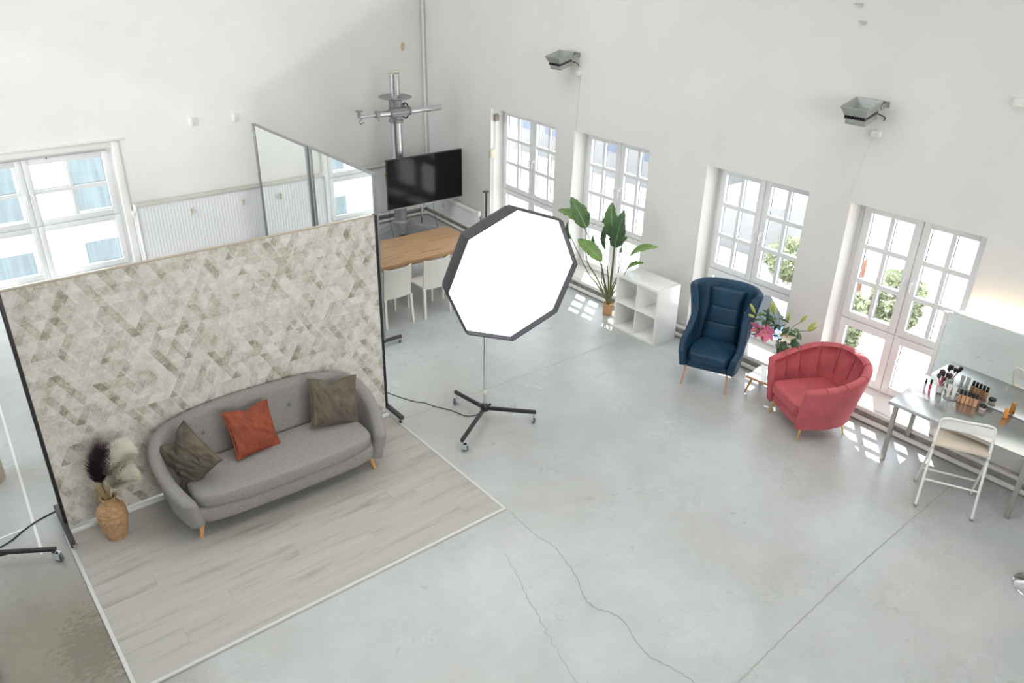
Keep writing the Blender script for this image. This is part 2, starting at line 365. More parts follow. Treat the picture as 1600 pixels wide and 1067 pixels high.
# unseen left wall, openings shaped so the added spots throw edged patches
def left_wall():
    mb=MB()
    def poly(ps):
        mb.loft([[Vector((x,y,z)) for y,z in ps] for x in (-6.05,-6)])
    poly([(-5,0),(6.8,0),(6.8,ZC),(-5,ZC)])
    poly([(6.8,0),(8.35,0),(8.35,3.39),(6.8,5.52)])
    poly([(8.35,0),(12.98,0),(12.98,1.2),(8.35,1.2)])
    poly([(12.9,1.2),(12.98,1.2),(12.98,ZC),(12.9,ZC)])
    poly([(6.8,5.6),(12.9,5.6),(12.9,6.1),(6.8,6.1)])
    poly([(6.8,6.1),(8.35,6.1),(8.35,ZC),(6.8,ZC)])
    poly([(8.35,7.3),(12.9,7.3),(12.9,ZC),(8.35,ZC)])
    return struct(mb.build('wall_left','wall',smooth=False))
left_wall()

# windows of the window wall: local frame s along wall, x outward
def make_window(name,T,s0,s1,z0,z1,rows=3,lowz=.95,flip=False,dep=.25):
    root=bpy.data.objects.new(name,None); C.objects.link(root); root.matrix_world=T; root['kind']='structure'
    x0=dep; ft=.075; fw=.07; zb=z0+.10; mid=(s0+s1)/2
    mb=MB(); xa,xb=x0+.01,x0+.10
    mb.bb(xa,xb,s0,s0+fw,zb,z1,.004); mb.bb(xa,xb,s1-fw,s1,zb,z1,.004); mb.bb(xa,xb,s0+fw,s1-fw,z1-fw,z1,.004); mb.bb(xa,xb,s0+fw,s1-fw,zb,zb+.06,.004)
    mb.bb(xa,xb,s0+fw,s1-fw,lowz-.03,lowz+.03,.004)
    mb.build('frame','frame',root)
    g=.006
    def sash(a,b,za,zb_,nc,nr,name='sash'):
        x1,x2=x0-.012,x0+.055; w=.085
        mb=MB()
        mb.bb(x1,x2,a,a+w,za,zb_,.006); mb.bb(x1,x2,b-w,b,za,zb_,.006); mb.bb(x1,x2,a+w,b-w,zb_-w,zb_,.006); mb.bb(x1,x2,a+w,b-w,za,za+w,.006)
        iw=(b-a-2*w); ih=(zb_-za-2*w); mw=.048; mh=.055
        pw=(iw-(nc-1)*mw)/nc; ph=(ih-(nr-1)*mh)/nr
        for c in range(1,nc): ss=a+w+c*pw+(c-1)*mw; mb.bb(x1+.008,x2,ss,ss+mw,za+w,zb_-w,.004)
        for r in range(1,nr):
            zz=za+w+r*ph+(r-1)*mh
            for c in range(nc): sa=a+w+c*(pw+mw); mb.bb(x1+.008,x2,sa,sa+pw,zz,zz+mh)
        so=mb.build(name,'frame',root)
        for c in range(nc):
            for r in range(nr):
                pa=a+w+c*(pw+mw); pz=za+w+r*(ph+mh)
                mb=MB(); mb.bb(x0+.024,x0+.032,pa-.004,pa+pw+.004,pz-.004,pz+ph+.004); mb.build('pane','glass',so,smooth=False)
                # dark spacer bar of the double glazing
                mb=MB(); e=.006
                for q in ((pa,pa+e,pz,pz+ph),(pa+pw-e,pa+pw,pz,pz+ph),(pa+e,pa+pw-e,pz,pz+e),(pa+e,pa+pw-e,pz+ph-e,pz+ph)): mb.bb(x0+.036,x0+.046,*q)
                mb.build('glazing_bead','winblue',so,smooth=False)
        return so
    for a,b in ((s0+fw-.012,mid-g/2),(mid+g/2,s1-fw+.012)):
        sash(a,b,lowz+.006,z1-.045,2,rows); sash(a,b,zb+.03,lowz-.006,1,1,'lower_sash')
    for k,sg in ((mid-.045,-1),(mid+.045,1)):
        mb=MB(); zc=(lowz+z1)/2-.05
        mb.bb(x0-.03,x0-.012,k-.014,k+.014,zc-.035,zc+.035,.004); mb.tube([(x0-.03,k,zc),(x0-.055,k,zc),(x0-.058,k,zc-.02),(x0-.055,k,zc-.11)],.009,8)
        mb.build('handle','frame',root)
    for k in (mid-.33,mid+.33): mb=MB(); mb.box((x0-.016,k,z1-.055),(.012,.02,.012)); mb.build('catch','darkgrey',root)
    return root
make_window('window_2',TB,*HB[2]); make_window('window_3',TB,*HB[1]); make_window('window_4',TB,*HB[0])
make_window('window_1',TA,*HA[0])
wb=make_window('window_5',TBk,-2.84,-.42,-.02,1.95,rows=2,lowz=.92,dep=.06)
mb=MB(); 
for a,b,za,zb_ in ((-2.94,-2.84,0,2.05),(-.42,-.32,0,2.05),(-2.84,-.42,1.95,2.05)): mb.bb(-.02,.06,a,b,za,zb_,.006)
mb.bb(-.05,-.0,-2.96,-.30,2.05,2.075,.004)
mb.build('casing','trimwhite',wb)

# plinth, pipes along the window wall
def plinth(name,T,a,b):
    mb=MB(); n=int((b-a)/.09); 
    rings=[]
    for i in range(n+1):
        y=a+(b-a)*i/n; d=.10+.012*noise.noise(Vector((y*6,0,0))); h=.10+.008*noise.noise(Vector((y*5,3,0)))
        rings.append([Vector(p) for p in ((0,y,0),(-d,y,0),(-d*.93,y,h*.5),(-d+.02*noise.noise(Vector((y*9,7,0))),y,h),(0,y,h+.005))])
    mb.loft(rings); o=mb.build(name,'concrete_rough'); o.matrix_world=T; return struct(o)
plinth('trim_1',TB,-1,BEND); plinth('trim_2',TA,0,4.55)
for T,a,b,w in ((TB,-1,BEND+.03,'window wall'),(TA,.0,4.5,'far turned stretch of wall')):
    for z,x,r,lb in ((.032,-.185,.028,'white heating pipe on the floor along the '),(.125,-.135,.024,'upper white heating pipe above the floor pipe along the ')):
        mb=MB(); mb.tube([(x,a,z),(x,(a+b)/2,z+.004),(x,b,z)],r,10)
        o=mb.build('heating_pipe','pipe'); o.matrix_world=T; tag(o,lb+w,'pipe')
mb=MB(); mb.tube([(8.41,12.90,0),(8.40,12.9,3),(8.40,12.9,ZC)],.022,8)
o=tag(mb.build('riser_pipe','pipe'),'slim white pipe running up the far corner of the hall','pipe')
for z in (1.4,2.7,3.6):
    MB().lathe([(.03,0),(.034,.01),(.034,.03),(.03,.04)],12,(8.405,12.9,z)).build('collar','pipe',o)

# radiators under the back wall
mets=[(3.79,.83),(4.66,.84),(5.55,.84),(6.45,.84),(7.40,.86)]
for i,(x0,x1) in enumerate(((2.98,5.70),(5.72,8.32))):
    rt=thing('radiator',('long ribbed white radiator beside the back window','long ribbed white radiator in the far corner behind the column stand')[i],'radiator',((x0+x1)/2,12.90,0))
    w=(x1-x0)/2; mb=MB(); n=int(2*w/.05); pts=[]
    for k in range(n*4+1):
        x=-w+2*w*k/(n*4); ph=(k%4); pts.append((x,-.066+(.0035 if ph in(1,2) else 0)))
    f=[Vector((x,y,.16)) for x,y in pts]; g=[Vector((x,y,1.03)) for x,y in pts]
    mb.loft([f,g],False,False); mb.bb(-w,w,-.055,.05,.16,1.03)
    mb.build('panel','radiator',rt,angle=20)
    mb=MB(); mb.bb(-w,w,-.085,.085,1.03,1.062,.004); mb.build('top_grille','grille',rt)
    
    for a_,b_ in ((-w-.012,-w),(w,w+.012)): mb=MB(); mb.bb(a_,b_,-.08,.08,.14,1.06); mb.build('side_cover','radiator',rt)
    for mx,mz in mets:
        if x0<mx<x1:
            mb=MB(); mb.box((mx-(x0+x1)/2,-.088,mz),(.036,.03,.11),0,.012); mt=mb.build('heat_meter','cream',rt)
            mb=MB(); mb.box((mx-(x0+x1)/2,-.105,mz+.02),(.012,.006,.014)); mb.build('display','darkgrey',mt)
    if i==0:
        mb=MB(); mb.tube([(-w-.04,-.02,.12),(-w-.04,-.02,.9)],.012,8); mb.box((-w-.04,-.03,.93),(.05,.05,.09),0,.01); mb.build('valve','pipe',rt)
# low radiator on the turned wall
rt=thing('radiator','low ribbed white radiator on the window wall left of the first window','radiator',(0,0,0)); rt.matrix_world=TA@Matrix.Translation((-.10,0,0))
mb=MB(); pts=[]; a,b=2.42,4.42; n=60
for k in range(n*4+1): pts.append((-.05+(.010 if k%4 in(1,2) else 0),a+(b-a)*k/(n*4)))
mb.loft([[Vector((-x*1-.09,y,.10)) for x,y in pts],[Vector((-x*1-.09,y,.44)) for x,y in pts]],False,False); mb.bb(-.035,.03,a,b,.1,.44); mb.build('panel','radiator',rt,angle=20)
mb=MB(); mb.bb(-.06,.06,a,b,.44,.465,.004); mb.build('top_grille','trimwhite',rt)
mb=MB(); mb.box((-.06,3.5,.32),(.03,.036,.1),0,.01); mb.build('heat_meter','cream',rt)
mb=MB(); mb.tube([(-.02,2.34,.1),(-.02,2.34,.42)],.015,8); mb.box((-.02,2.34,.46),(.06,.06,.1),0,.015); mb.build('valve','frame',rt)
for z,y in ((.04,12.70),(.15,12.76)):
    mb=MB(); mb.tube([(-2,y,z),(8.1,y,z),(8.22,y-.05,z)],.024,10); tag(mb.build('heating_pipe','pipe'),'white heating pipe '+('on the floor' if z<.1 else 'just above the floor pipe')+' below the back wall radiators','pipe')

# floor joints and cracks
def jit(P,n,amp):
    out=crom(P,n); return [(x+amp*noise.noise(Vector((i*.7,x,1))),y+amp*noise.noise(Vector((i*.7,5,y)))) for i,(x,y) in enumerate(out)]
for P,w,am in (([(3.9,2.03),(5.5,2.12),(7.7,2.17)],.010,.01),([(3.9,6.56),(5,6.53),(7.3,6.48)],.009,.01),([(3.4,4.15),(3.0,2.9),(2.9,2.2)],.006,.03)):
    mb=MB(); mb.ribbon(jit(P,70,am),w,.0012); mb.build('slab_joint','joint',fl,smooth=False)
P=[(3.80,4.59),(3.77,4.2),(3.80,3.93),(3.70,3.54),(3.60,3.35),(3.58,3.2),(3.66,3.0),(3.57,2.63),(3.62,2.4),(3.64,2.28),(3.6,1.9)]
pts=jit(P,110,.02); mb=MB(); mb.ribbon(pts,[.003+.004*abs(noise.noise(Vector((i*.3,2,2)))) for i in range(110)],.0014); mb.build('crack','crack',fl,smooth=False)
# ---------------------------------------------------------------- laminate podium floor
lam=thing('laminate_floor','rectangle of pale grey oak laminate laid under the sofa','flooring',(0,0,0))
X0,X1,Y0,Y1=.46,3.76,4.64,6.72
rows=11; rh=(Y1-Y0)/rows; pl=1.28
for r in range(rows):
    x=X0-[.0,.85,.42,1.05][r%4]
    while x<X1:
        a,b=max(x,X0),min(x+pl,X1)
        if b-a>.03:
            mb=MB(); cy=Y0+rh*(r+.5); mb.box((0,0,.006),(b-a-.0008,rh-.0008,.012))
            o=mb.build('plank','laminate',lam,smooth=False); o.location=((a+b)/2,cy,.001)
        x+=pl
for a,b,c,d in ((X0-.03,X1+.03,Y0-.03,Y0),(X0-.03,X0,Y0,Y1),(X1,X1+.03,Y0,Y1)):
    mb=MB(); mb.bb(a,b,c,d,.001,.019,.003); mb.build('edge_strip','edge',lam)
mb=MB(); mb.bb(X0,X1,Y1-.022,Y1,.0135,.05,.003); mb.build('skirting','trimwhite',lam)

# ---------------------------------------------------------------- wallpaper backdrop on castors
def caster(parent,x,y,z=0,r=.03,rz=0,wm='black'):
    T=Matrix.Translation((x,y,z))@Matrix.Rotation(rz,4,'Z')
    b=MB(); b.lathe([(r*.55,-.009),(r,-.011),(r,.011),(r*.55,.009)],16)
    b.bm.transform(T@Matrix.Translation((r*.5,0,r))@Matrix.Rotation(PI/2,4,'X')); b.build('castor_wheel',wm,parent)
    b=MB(); b.loft([[Vector((r*.25+sx*r*.75,y_,z_)) for y_,z_ in ((-.019,r*.7),(-.019,r*2.2),(.019,r*2.2),(.019,r*.7),(.015,r*.7),(.015,r*2.0),(-.015,r*2.0),(-.015,r*.7))] for sx in (-1,1)]); b.tube([(0,0,r*2.1),(0,0,r*2.7)],.008,8)
    b.bm.transform(T); b.build('castor_fork','chrome',parent)
bd=thing('backdrop_panel','large rolling panel papered with beige geometric triangles behind the sofa','backdrop',(2.12,6.78,0))
hw=1.665
mb=MB(); mb.bb(-hw+.03,hw-.03,-.02,.02,.05,2.335); mb.build('wallpaper','wallpaper',bd,smooth=False)
mb=MB(); mb.bb(-hw,-hw+.03,-.028,.028,.09,2.345,.003); mb.bb(hw-.03,hw,-.028,.028,.09,2.345,.003); mb.bb(-hw+.03,hw-.03,-.018,.024,.05,.09); mb.build('side_post','black',bd)
mb=MB(); mb.bb(-hw+.03,hw-.03,-.021,.021,2.335,2.343); mb.build('top_edge','paper',bd)
for sx in (-1,1):
    mb=MB(); mb.bb(sx*hw-.022,sx*hw+.022,-.33,.30,.075,.118,.004); f=mb.build('foot_bar','darkgrey',bd)
    for y in (-.29,.26): caster(f,sx*hw,y,0,.026,.6)

# rolling mirrors behind
def roll_mirror(y0,y1,x,label):
    t=thing('rolling_mirror',label,'mirror',(x,(y0+y1)/2,0),0,None); h=(y1-y0)/2
    mb=MB(); mb.bb(-.004,.004,-h+.02,h-.02,.12,2.31); mb.build('mirror_glass','mirror',t,smooth=False)
    mb=MB(); mb.bb(.004,.012,-h+.02,h-.02,.12,2.31); mb.build('backing','darkgrey',t,smooth=False)
    mb=MB(); 
    for s in (-1,1): mb.bb(-.02,.03,s*h-.018*s-.018,s*h-.018*s+.018,.10,2.33,.003)
    mb.bb(-.018,.028,-h+.036,h-.036,2.31,2.33); mb.bb(-.018,.028,-h+.036,h-.036,.10,.12); mb.build('frame','studio_grey',t)
    for s in (-1,1):
        mb=MB(); mb.bb(-.28,.28,s*(h-.018)-.02,s*(h-.018)+.02,.075,.112,.004); f=mb.build('foot_bar','darkgrey',t)
        for xx in (-.25,.25): caster(f,xx,s*(h-.018),0,.026,1.2)
    return t
roll_mirror(8.19,9.89,4.585,'rolling mirror panel nearest the wallpapered backdrop')
roll_mirror(9.93,11.72,4.565,'second rolling mirror panel further back beside the radiators')

# ---------------------------------------------------------------- soft furniture tools
def shell(mb,P,N,prof,zb,lean=lambda u,z:0.0,th=.12,endcap=.06):
    """P: plan points (x,y,h). prof: list of (side,t) ; side -1 inner 1 outer"""
    S=crom(P,N); rings=[]
    for i,(x,y,h) in enumerate(S):
        a=S[max(i-1,0)]; b=S[min(i+1,N-1)]; t=Vector((b[0]-a[0],b[1]-a[1],0)).normalized(); n=Vector((-t.y,t.x,0))  # left normal
        u=i/(N-1); rings.append(ring(Vector((x,y,0)),n,h,u,zb,lean,th,1,prof))
    # rounded ends
    def cap(i,sg):
        x,y,h=S[i]; a=S[max(i-1,0)]; b=S[min(i+1,N-1)]; t=Vector((b[0]-a[0],b[1]-a[1],0)).normalized(); n=Vector((-t.y,t.x,0)); out=[]
        for k in (.35,.7,.93,1.0):
            sc_=math.sqrt(max(0,1-k*k)); sc_=max(sc_,.12)
            p=Vector((x,y,0))+t*sg*endcap*k
            out.append(ring(p,n,h-(1-sc_)*th*.45,i/(N-1),zb+(1-sc_)*.02,lean,th*sc_,1,prof))
        return out
    A=cap(0,-1)[::-1]; B=cap(N-1,1)
    mb.loft(A+rings+B)
def ring(p,n,h,u,zb,lean,th,s,prof):
    r=[]; H=h-zb; ht=th/2
    for k in range(8):
        z=zb+(H-ht)*k/7; off=-ht+prof(u,z,-1)
        r.append((off,z))
    for k in range(1,8):
        a=PI-PI*k/8; r.append((ht*math.cos(a),h-ht+ht*math.sin(a)))
    for k in range(8):
        z=zb+(H-ht)*(7-k)/7; r.append((ht+prof(u,z,1),z))
    return [p+n*(off+lean(u,z))+Vector((0,0,z)) for off,z in r]
def cushion(mb,w,d,z0,z1,e=5,cx=0,cy=0,yb=1.0,bulge=.02,N=56,shape=None):
    """superellipse pad, w,d half sizes"""
    rings=[]; H=z1-z0
    lv=[(0,.90),(.12,.965),(.3,.995),(.5,1.0),(.7,.99),(.86,.955),(.96,.90),(1.0,.82)]
    def pt(a,s,z):
        c,sn=math.cos(a),math.sin(a); x=math.copysign(abs(c)**(2/e),c)*w*s; y=math.copysign(abs(sn)**(2/e),sn)*d*s
        if y>0: x*=1-(1-yb)*(y/d)
        if shape: x,y=shape(x,y)
        return Vector((cx+x,cy+y,z))
    for f,s in lv: rings.append([pt(2*PI*k/N,1-(1-s)*.6*min(1,H/min(w,d)*1.6),z0+H*f) for k in range(N)])
    for s in (.8,.55,.25): rings.append([pt(2*PI*k/N,s*(1-(.18)*.6*min(1,H/min(w,d)*1.6)),z1+bulge*(1-s*s)) for k in range(N)])
    mb.loft(rings)
def pillow(name,m,S,T,chop,label,loc,mtx,seed):
    mb=MB(); n=36; V={}
    for sd in (1,-1):
        for i in range(n+1):
            for j in range(n+1):
                u=i/n*2-1; v=j/n*2-1
                e=max(0,(1-u**4)*(1-v**4)); t=T*(e**.55)*(.62+.38*(1-u*u)*(1-v*v))
                pin=1-.07*(1-abs(u)**3)*abs(v)**2*(1 if 1 else 0); piv=1-.07*(1-abs(v)**3)*abs(u)**2
                x=u*S*piv; z=v*S*pin
                if v>0:
                    dp=chop*math.exp(-(u/.30)**2)*v**1.6; z-=dp*S; t*=1-.45*math.exp(-(u/.16)**2)*v*min(1,chop*3)
                    x*=1+.03*v
                cr=abs(noise.noise(Vector((u*3.2+seed+v*1.2,v*1.6-abs(u)*2.2,sd*2.)))); w=noise.noise(Vector((u*2.3+seed,v*2.3,sd)))*.016-(.018*(1-min(1,cr*5)) if chop>.1 else 0)*(1-abs(v)**4)+noise.noise(Vector((u*7+seed,v*3,sd*3)))*.010*(1 if chop>.1 else .5)
                y=sd*t+ (w if e>0 else 0)
                if (i in(0,n) or j in(0,n)):
                    if sd==-1: V[sd,i,j]=V[1,i,j]; continue
                    y=0
                V[sd,i,j]=mb.bm.verts.new((x,y,z))
    for sd in (1,-1):
        for i in range(n):
            for j in range(n):
                try: mb.bm.faces.new((V[sd,i,j],V[sd,i+1,j],V[sd,i+1,j+1],V[sd,i,j+1]))
                except ValueError: pass
    edge=[V[1,i,0].co.copy() for i in range(n+1)]+[V[1,n,j].co.copy() for j in range(1,n+1)]+[V[1,i,n].co.copy() for i in range(n-1,-1,-1)]+[V[1,0,j].co.copy() for j in range(n-1,0,-1)]
    t=thing(name,label,'cushion'); t.matrix_world=Matrix.Translation(loc)@mtx.to_4x4()
    mb.build('cover',m,t,angle=80)
    mb=MB(); mb.tube(edge,.007,6,cyc=True); mb.build('piping',m,t,angle=80)
    return t

# ---------------------------------------------------------------- sofa
sofa=thing('sofa','long grey fabric three-seat sofa with curved arms in front of the papered panel','sofa',(2.25,5.86,.013),R(-1.2))
P=[(-.885,.05,.47),(-.925,.20,.535),(-.945,.36,.61),(-.925,.52,.71),(-.84,.625,.81),(-.62,.655,.86),(-.3,.668,.885),(0,.67,.89)]
P=P+[(-x,y,h) for x,y,h in P[-2::-1]]
mb=MB(); shell(mb,P,100,lambda u,z,s:.0,.17,lambda u,z:(z-.17)*.21,.125,.07)
mb.build('backrest_and_arms','sofa',sofa,angle=70)
mb=MB(); cushion(mb,.92,.33,.165,.325,7,0,.33,.94,0,64,lambda x,y:(x,y-.035*math.cos(x*1.5))); mb.build('seat_base','sofa',sofa,angle=60)
mb=MB(); cushion(mb,.870,.33,.325,.455,5.5,0,.31,.90,.022,72,lambda x,y:(x,y-.045*math.cos(x*1.5))); mb.build('seat_cushion','sofa',sofa,angle=60)
for x in (-.55,-.28,.02,.30,.58):
    mb=MB(); mb.lathe([(.004,-.006),(.016,0),(.013,.006),(.004,.009)],12); o=mb.build('button','sofa_dark',sofa); o.location=(x,.694,.66); o.rotation_euler=(R(78),0,0)
for x,y in ((-.86,.10),(.86,.10),(-.80,.58),(.80,.58)):
    sx=1 if x>0 else -1; mb=MB(); mb.tube([(x*.97,y,.17),(x*1.015,y-(.02 if y<.3 else -.02),0)],[.026,.016],14); mb.build('leg','beech',sofa)
def basis(right,up):  # pillow local x=right, z=up
    r=Vector(right).normalized(); u=Vector(up); u=(u-r*u.dot(r)).normalized(); y=u.cross(r); return Matrix((r,y,u)).transposed()
pillow('throw_pillow','olive',.24,.08,.26,'taupe velvet cushion slumped in the left corner of the grey sofa',(1.47,6.25,.69),basis((.50,-.46,.73),(-.36,.60,.70)),1.3)
pillow('throw_pillow','rust',.228,.075,.16,'rust orange velvet cushion leaning on the middle of the grey sofa',(2.09,6.33,.685),basis((.98,.15,-.10),(-.02,.52,.85)),4.1)
pillow('throw_pillow','olive',.24,.08,.24,'taupe velvet cushion upright at the right end of the grey sofa',(2.92,6.30,.705),basis((.97,-.17,-.15),(.20,.38,.90)),8.8)

# ---------------------------------------------------------------- dried grass vase
vz=thing('woven_vase','bulging woven rush vase on the laminate left of the sofa','vase',(.80,6.44,.013))
prof=[(.075,0),(.085,.01),(.10,.08),(.118,.16),(.125,.23),(.118,.29),(.095,.335),(.068,.36),(.06,.385),(.066,.42),(.062,.425),(.05,.42),(.048,.36)]
pp=crom(prof,70); mb=MB(); mb.lathe([(r+.0035*math.sin(z*2*PI/.0135),z) for r,z in pp],40); mb.build('body','wicker',vz,angle=80)
# dried stems stand in the vase
random.seed(3)
ds=thing('dried_grass_bunch','bunch of dried grasses with dark purple and white plumes in the woven vase','dried flowers',(.80,6.44,.013))
mb=MB()
for k in range(46):
    a=random.uniform(0,2*PI); r0=random.uniform(0,.03); r1=random.uniform(.03,.085); h=random.uniform(.50,.66)
    mb.tube([(r0*math.cos(a),r0*math.sin(a),.30),(r0*1.3*math.cos(a),r0*1.3*math.sin(a),.43),(r1*math.cos(a)-.03,r1*math.sin(a),h)],[.0022,.0025,.0012],4)
for k in range(7):
    a=random.uniform(0,2*PI); mb.tube([(.05*math.cos(a),.05*math.sin(a),.42),(.10*math.cos(a),.10*math.sin(a),.46),(.12*math.cos(a),.12*math.sin(a),.30+random.uniform(-.08,.05))],[.003,.003,.001],4)
o=mb.build('straw_stems','straw',ds); o['kind']='stuff'
def plume(spine,m,n,ln,spread,name):
    mb=MB(); sp=crom(spine,40); mb.tube(sp[::4],.003,5)
    for k in range(n):
        i=int(15+random.random()*24); p=Vector(sp[i]); t=(Vector(sp[min(i+1,39)])-Vector(sp[i-1])).normalized()
        d=(Vector((random.gauss(0,1),random.gauss(0,1),random.gauss(0,1)))); d=(d-t*d.dot(t)).normalized()
        L_=ln*random.uniform(.6,1)*(.5+.6*math.sin(PI*min(1,(i-13)/28))); q=p+t*L_*.55+d*spread*L_; e=p+t*L_+d*spread*L_*1.5-Vector((0,0,L_*.15))
        w=t.cross(d)*(.0022 if m=='plume_w' else .0016)
        V=[mb.bm.verts.new(x) for x in (p-w,p+w,q+w*.8,q-w*.8,e)]
        mb.bm.faces.new(V[:4]); mb.bm.faces.new((V[3],V[2],V[4]))
    o=mb.build(name,m,ds,smooth=False); o['kind']='stuff'
plume([(0,0,.40),(-.02,0,.56),(-.01,.0,.70),(.05,.02,.86)],'plume_p',3600,.15,.6,'purple_plume')
plume([(0,0,.40),(-.01,-.01,.60),(.06,.0,.68),(.20,-.03,.66)],'plume_p',900,.10,.4,'purple_plume')
plume([(.01,0,.40),(.02,-.03,.58),(.06,-.05,.72),(.15,-.04,.84),(.23,-.03,.87)],'plume_w',5200,.10,.8,'white_plume')
plume([(.02,-.02,.40),(.04,-.05,.52),(.11,-.08,.62),(.21,-.09,.66)],'plume_w',4600,.10,.9,'white_plume')

# ---------------------------------------------------------------- softbox
def softbox():
    t=thing('softbox_light','big octagonal softbox with a white glowing face on a wheeled stand','studio light',(4.59,6.01,0))
    c=Vector((4.49,5.43,1.94))-Vector((4.59,6.01,0)); az,el,ro,r=4.53,-.08,2.39,.71
    n=Vector((math.cos(az)*math.cos(el),math.sin(az)*math.cos(el),math.sin(el))); u=Vector((0,0,1)).cross(n).normalized(); v=n.cross(u)
    def oc(rr,off,sub=1):
        pts=[c+n*off+(u*math.cos(ro-k*PI/4)+v*math.sin(ro-k*PI/4))*rr for k in range(8)]
        if sub==1: return pts
        out=[]
        for k in range(8):
            for j in range(sub): out.append(pts[k].lerp(pts[(k+1)%8],j/sub))
        return out
    mb=MB(); mb.loft([oc(r*1.0,-.03),oc(r*1.0,.03),oc(r*.985,.032),oc(r*.965,-.03)],True,False); mb.build('rim','blackfab',t,angle=30)
    # fabric shell, scalloped between ribs
    mb=MB(); rings=[]
    for q in (0,.15,.3,.45,.6,.75,.88,1.0):
        rad=r*math.cos(q*PI/2*.95)**.78; off=-.03-.39*math.sin(q*PI/2)
        ring_=[]
        sub=5; pts=[c+n*off+(u*math.cos(ro-k*PI/4)+v*math.sin(ro-k*PI/4))*rad for k in range(8)]
        for k in range(8):
            for j in range(sub):
                p=pts[k].lerp(pts[(k+1)%8],j/sub); rr=(p-(c+n*off)); bulge=1-.0*math.sin(PI*j/sub); ring_.append(c+n*off+rr*bulge)
        rings.append(ring_)
    mb.loft(rings,True,False); mb.build('fabric_shell','blackfab',t,angle=25)
    mb=MB(); mb.loft([oc(r*.967,-.034),oc(r*.967,-.028)]); mb.build('diffuser','diffuser',t,smooth=False)
    bk=c-n*.42
    mb=MB(); mb.tube([c-n*.40,c-n*.47],.075,20); mb.tube([c-n*.47,c-n*.62],.06,20); hd=mb.build('lamp_head','black',t)
    mb=MB(); mb.tube([(0,0,.16),(0,0,1.30)],.017,12); mb.tube([(0,0,1.30),(0,0,2.62)],.0145,12); mb.build('pole','chrome',t)
    mb=MB(); mb.lathe([(.021,0),(.023,.02),(.021,.04)],14,(0,0,.34)); mb.build('pole_ring','trimwhite',t)
    mb=MB(); mb.lathe([(.022,0),(.024,.03),(.022,.06)],14,(0,0,1.28)); mb.box((.03,0,1.31),(.04,.012,.03),0,.004); mb.build('clamp','black',t)
    mb=MB(); mb.box((0,0,1.75),(.05,.05,.14),0,.006); mb.tube([(0,0,1.75),(-.01,-.10,1.78)],.02,10); mb.build('bracket','black',t)
    mb=MB(); mb.lathe([(.030,0),(.030,.012)],16,(0,0,2.62)); mb.bb(-.004,.004,-.017,-.0145,1.7,2.62); mb.build('pole_cap','darkgrey',t)
    mb=MB(); mb.lathe([(.045,0),(.05,.015),(.05,.05),(.035,.075)],16,(0,0,.12))
    for k in range(3): a=k*2.1; mb.tube([(.05*math.cos(a),.05*math.sin(a),.16),(.085*math.cos(a),.085*math.sin(a),.165)],.013,8)
    mb.build('hub','black',t)
    for ex,ey in ((-.06,.49),(-.59,-.38),(.40,-.42)):
        d=Vector((ex,ey,0)); L_=d.length; a=math.atan2(ey,ex)
        mb=MB(); mb.box((d.x/2,d.y/2,.148),(L_,.034,.038),a,.004); lg=mb.build('leg','black',t)
        caster(lg,d.x*.96,d.y*.96,0,.042,a+1.9,'castor')
M['castor']=mat('blue_grey_castor',(.13,.15,.17),.5)
softbox()
mb=MB(); pts=crom([(3.98,7.32,.006),(4.03,7.12,.006),(4.15,6.82,.006),(4.24,6.70,.006),(4.29,6.56,.006),(4.39,6.38,.006),(4.45,6.19,.006),(4.56,6.13,.006),(4.66,6.16,.012),(4.64,6.08,.20)],60)
mb.tube(pts,.005,6); tag(mb.build('power_cable','black'),'black cable snaking over the floor from the softbox stand to the backdrop','cable')

# ---------------------------------------------------------------- dining corner
tb=thing('dining_table','long oak table with thick top in front of the television','table',(5.87,9.54,0))
mb=MB(); mb.box((0,0,.715),(2.02,.98,.05),0,.004); mb.build('tabletop','oak',tb)
mb=MB(); mb.box((0,0,.66),(1.8,.78,.06)); mb.build('apron','oak',tb)
for x in (-.92,.92):
    for y in (-.40,.40): mb=MB(); mb.box((x,y,.345),(.07,.07,.69),0,.004); mb.build('leg','oak',tb)
def dining_chair():
    t=thing('dining_chair','cream plastic dining chair half hidden by the backdrop edge','chair',(5.115,8.66,0),0)
    mb=MB(); rings=[]   # seat
    mb.box((0,.24,.445),(.42,.44,.03),0,.01); mb.build('seat','chairwhite',t)
    mb=MB(); f=[];n=14   # back: local y=0 rear plane, concave towards +y
    def pt(i,z,off):
        u=i/n*2-1; y=.005+.035*(1-u*u)*-1+.035-off-(z-.44)*.10; hw=.215+.005*(z-.44); return Vector((u*hw,y,z))
    rings=[]
    for k in range(8):
        q=k/7; rings.append([pt(i,.43+(.42+.035*(abs(i/n*2-1)**2))*q,0) for i in range(n+1)]+[pt(i,.43+(.42+.035*(abs(i/n*2-1)**2))*q,.016) for i in range(n,-1,-1)])
    mb.loft(rings); mb.build('backrest','chairwhite',t)
    for x,y,dx,dy in ((-.205,.02,-.012,-.03),(.205,.02,.012,-.03),(-.20,.45,-.005,.01),(.20,.45,.005,.01)):
        mb=MB(); mb.loft([[Vector((x+dx*q+a*w,y+dy*q+b*w,z)) for a,b in ((-1,-1),(1,-1),(1,1),(-1,1))] for q,w,z in ((0,.02,.44),(1,.014,0))]); mb.build('leg','chairwhite',t,smooth=False)
    return t
dc=dining_chair(); dc['group']='cream chairs along the oak table'
for x,l in ((5.74,'cream plastic dining chair in full view, middle of the three at the table'),(6.35,'cream plastic dining chair mostly hidden behind the softbox')):
    c=copy_tree(dc); c.location=(x,8.64,0); c['label']=l
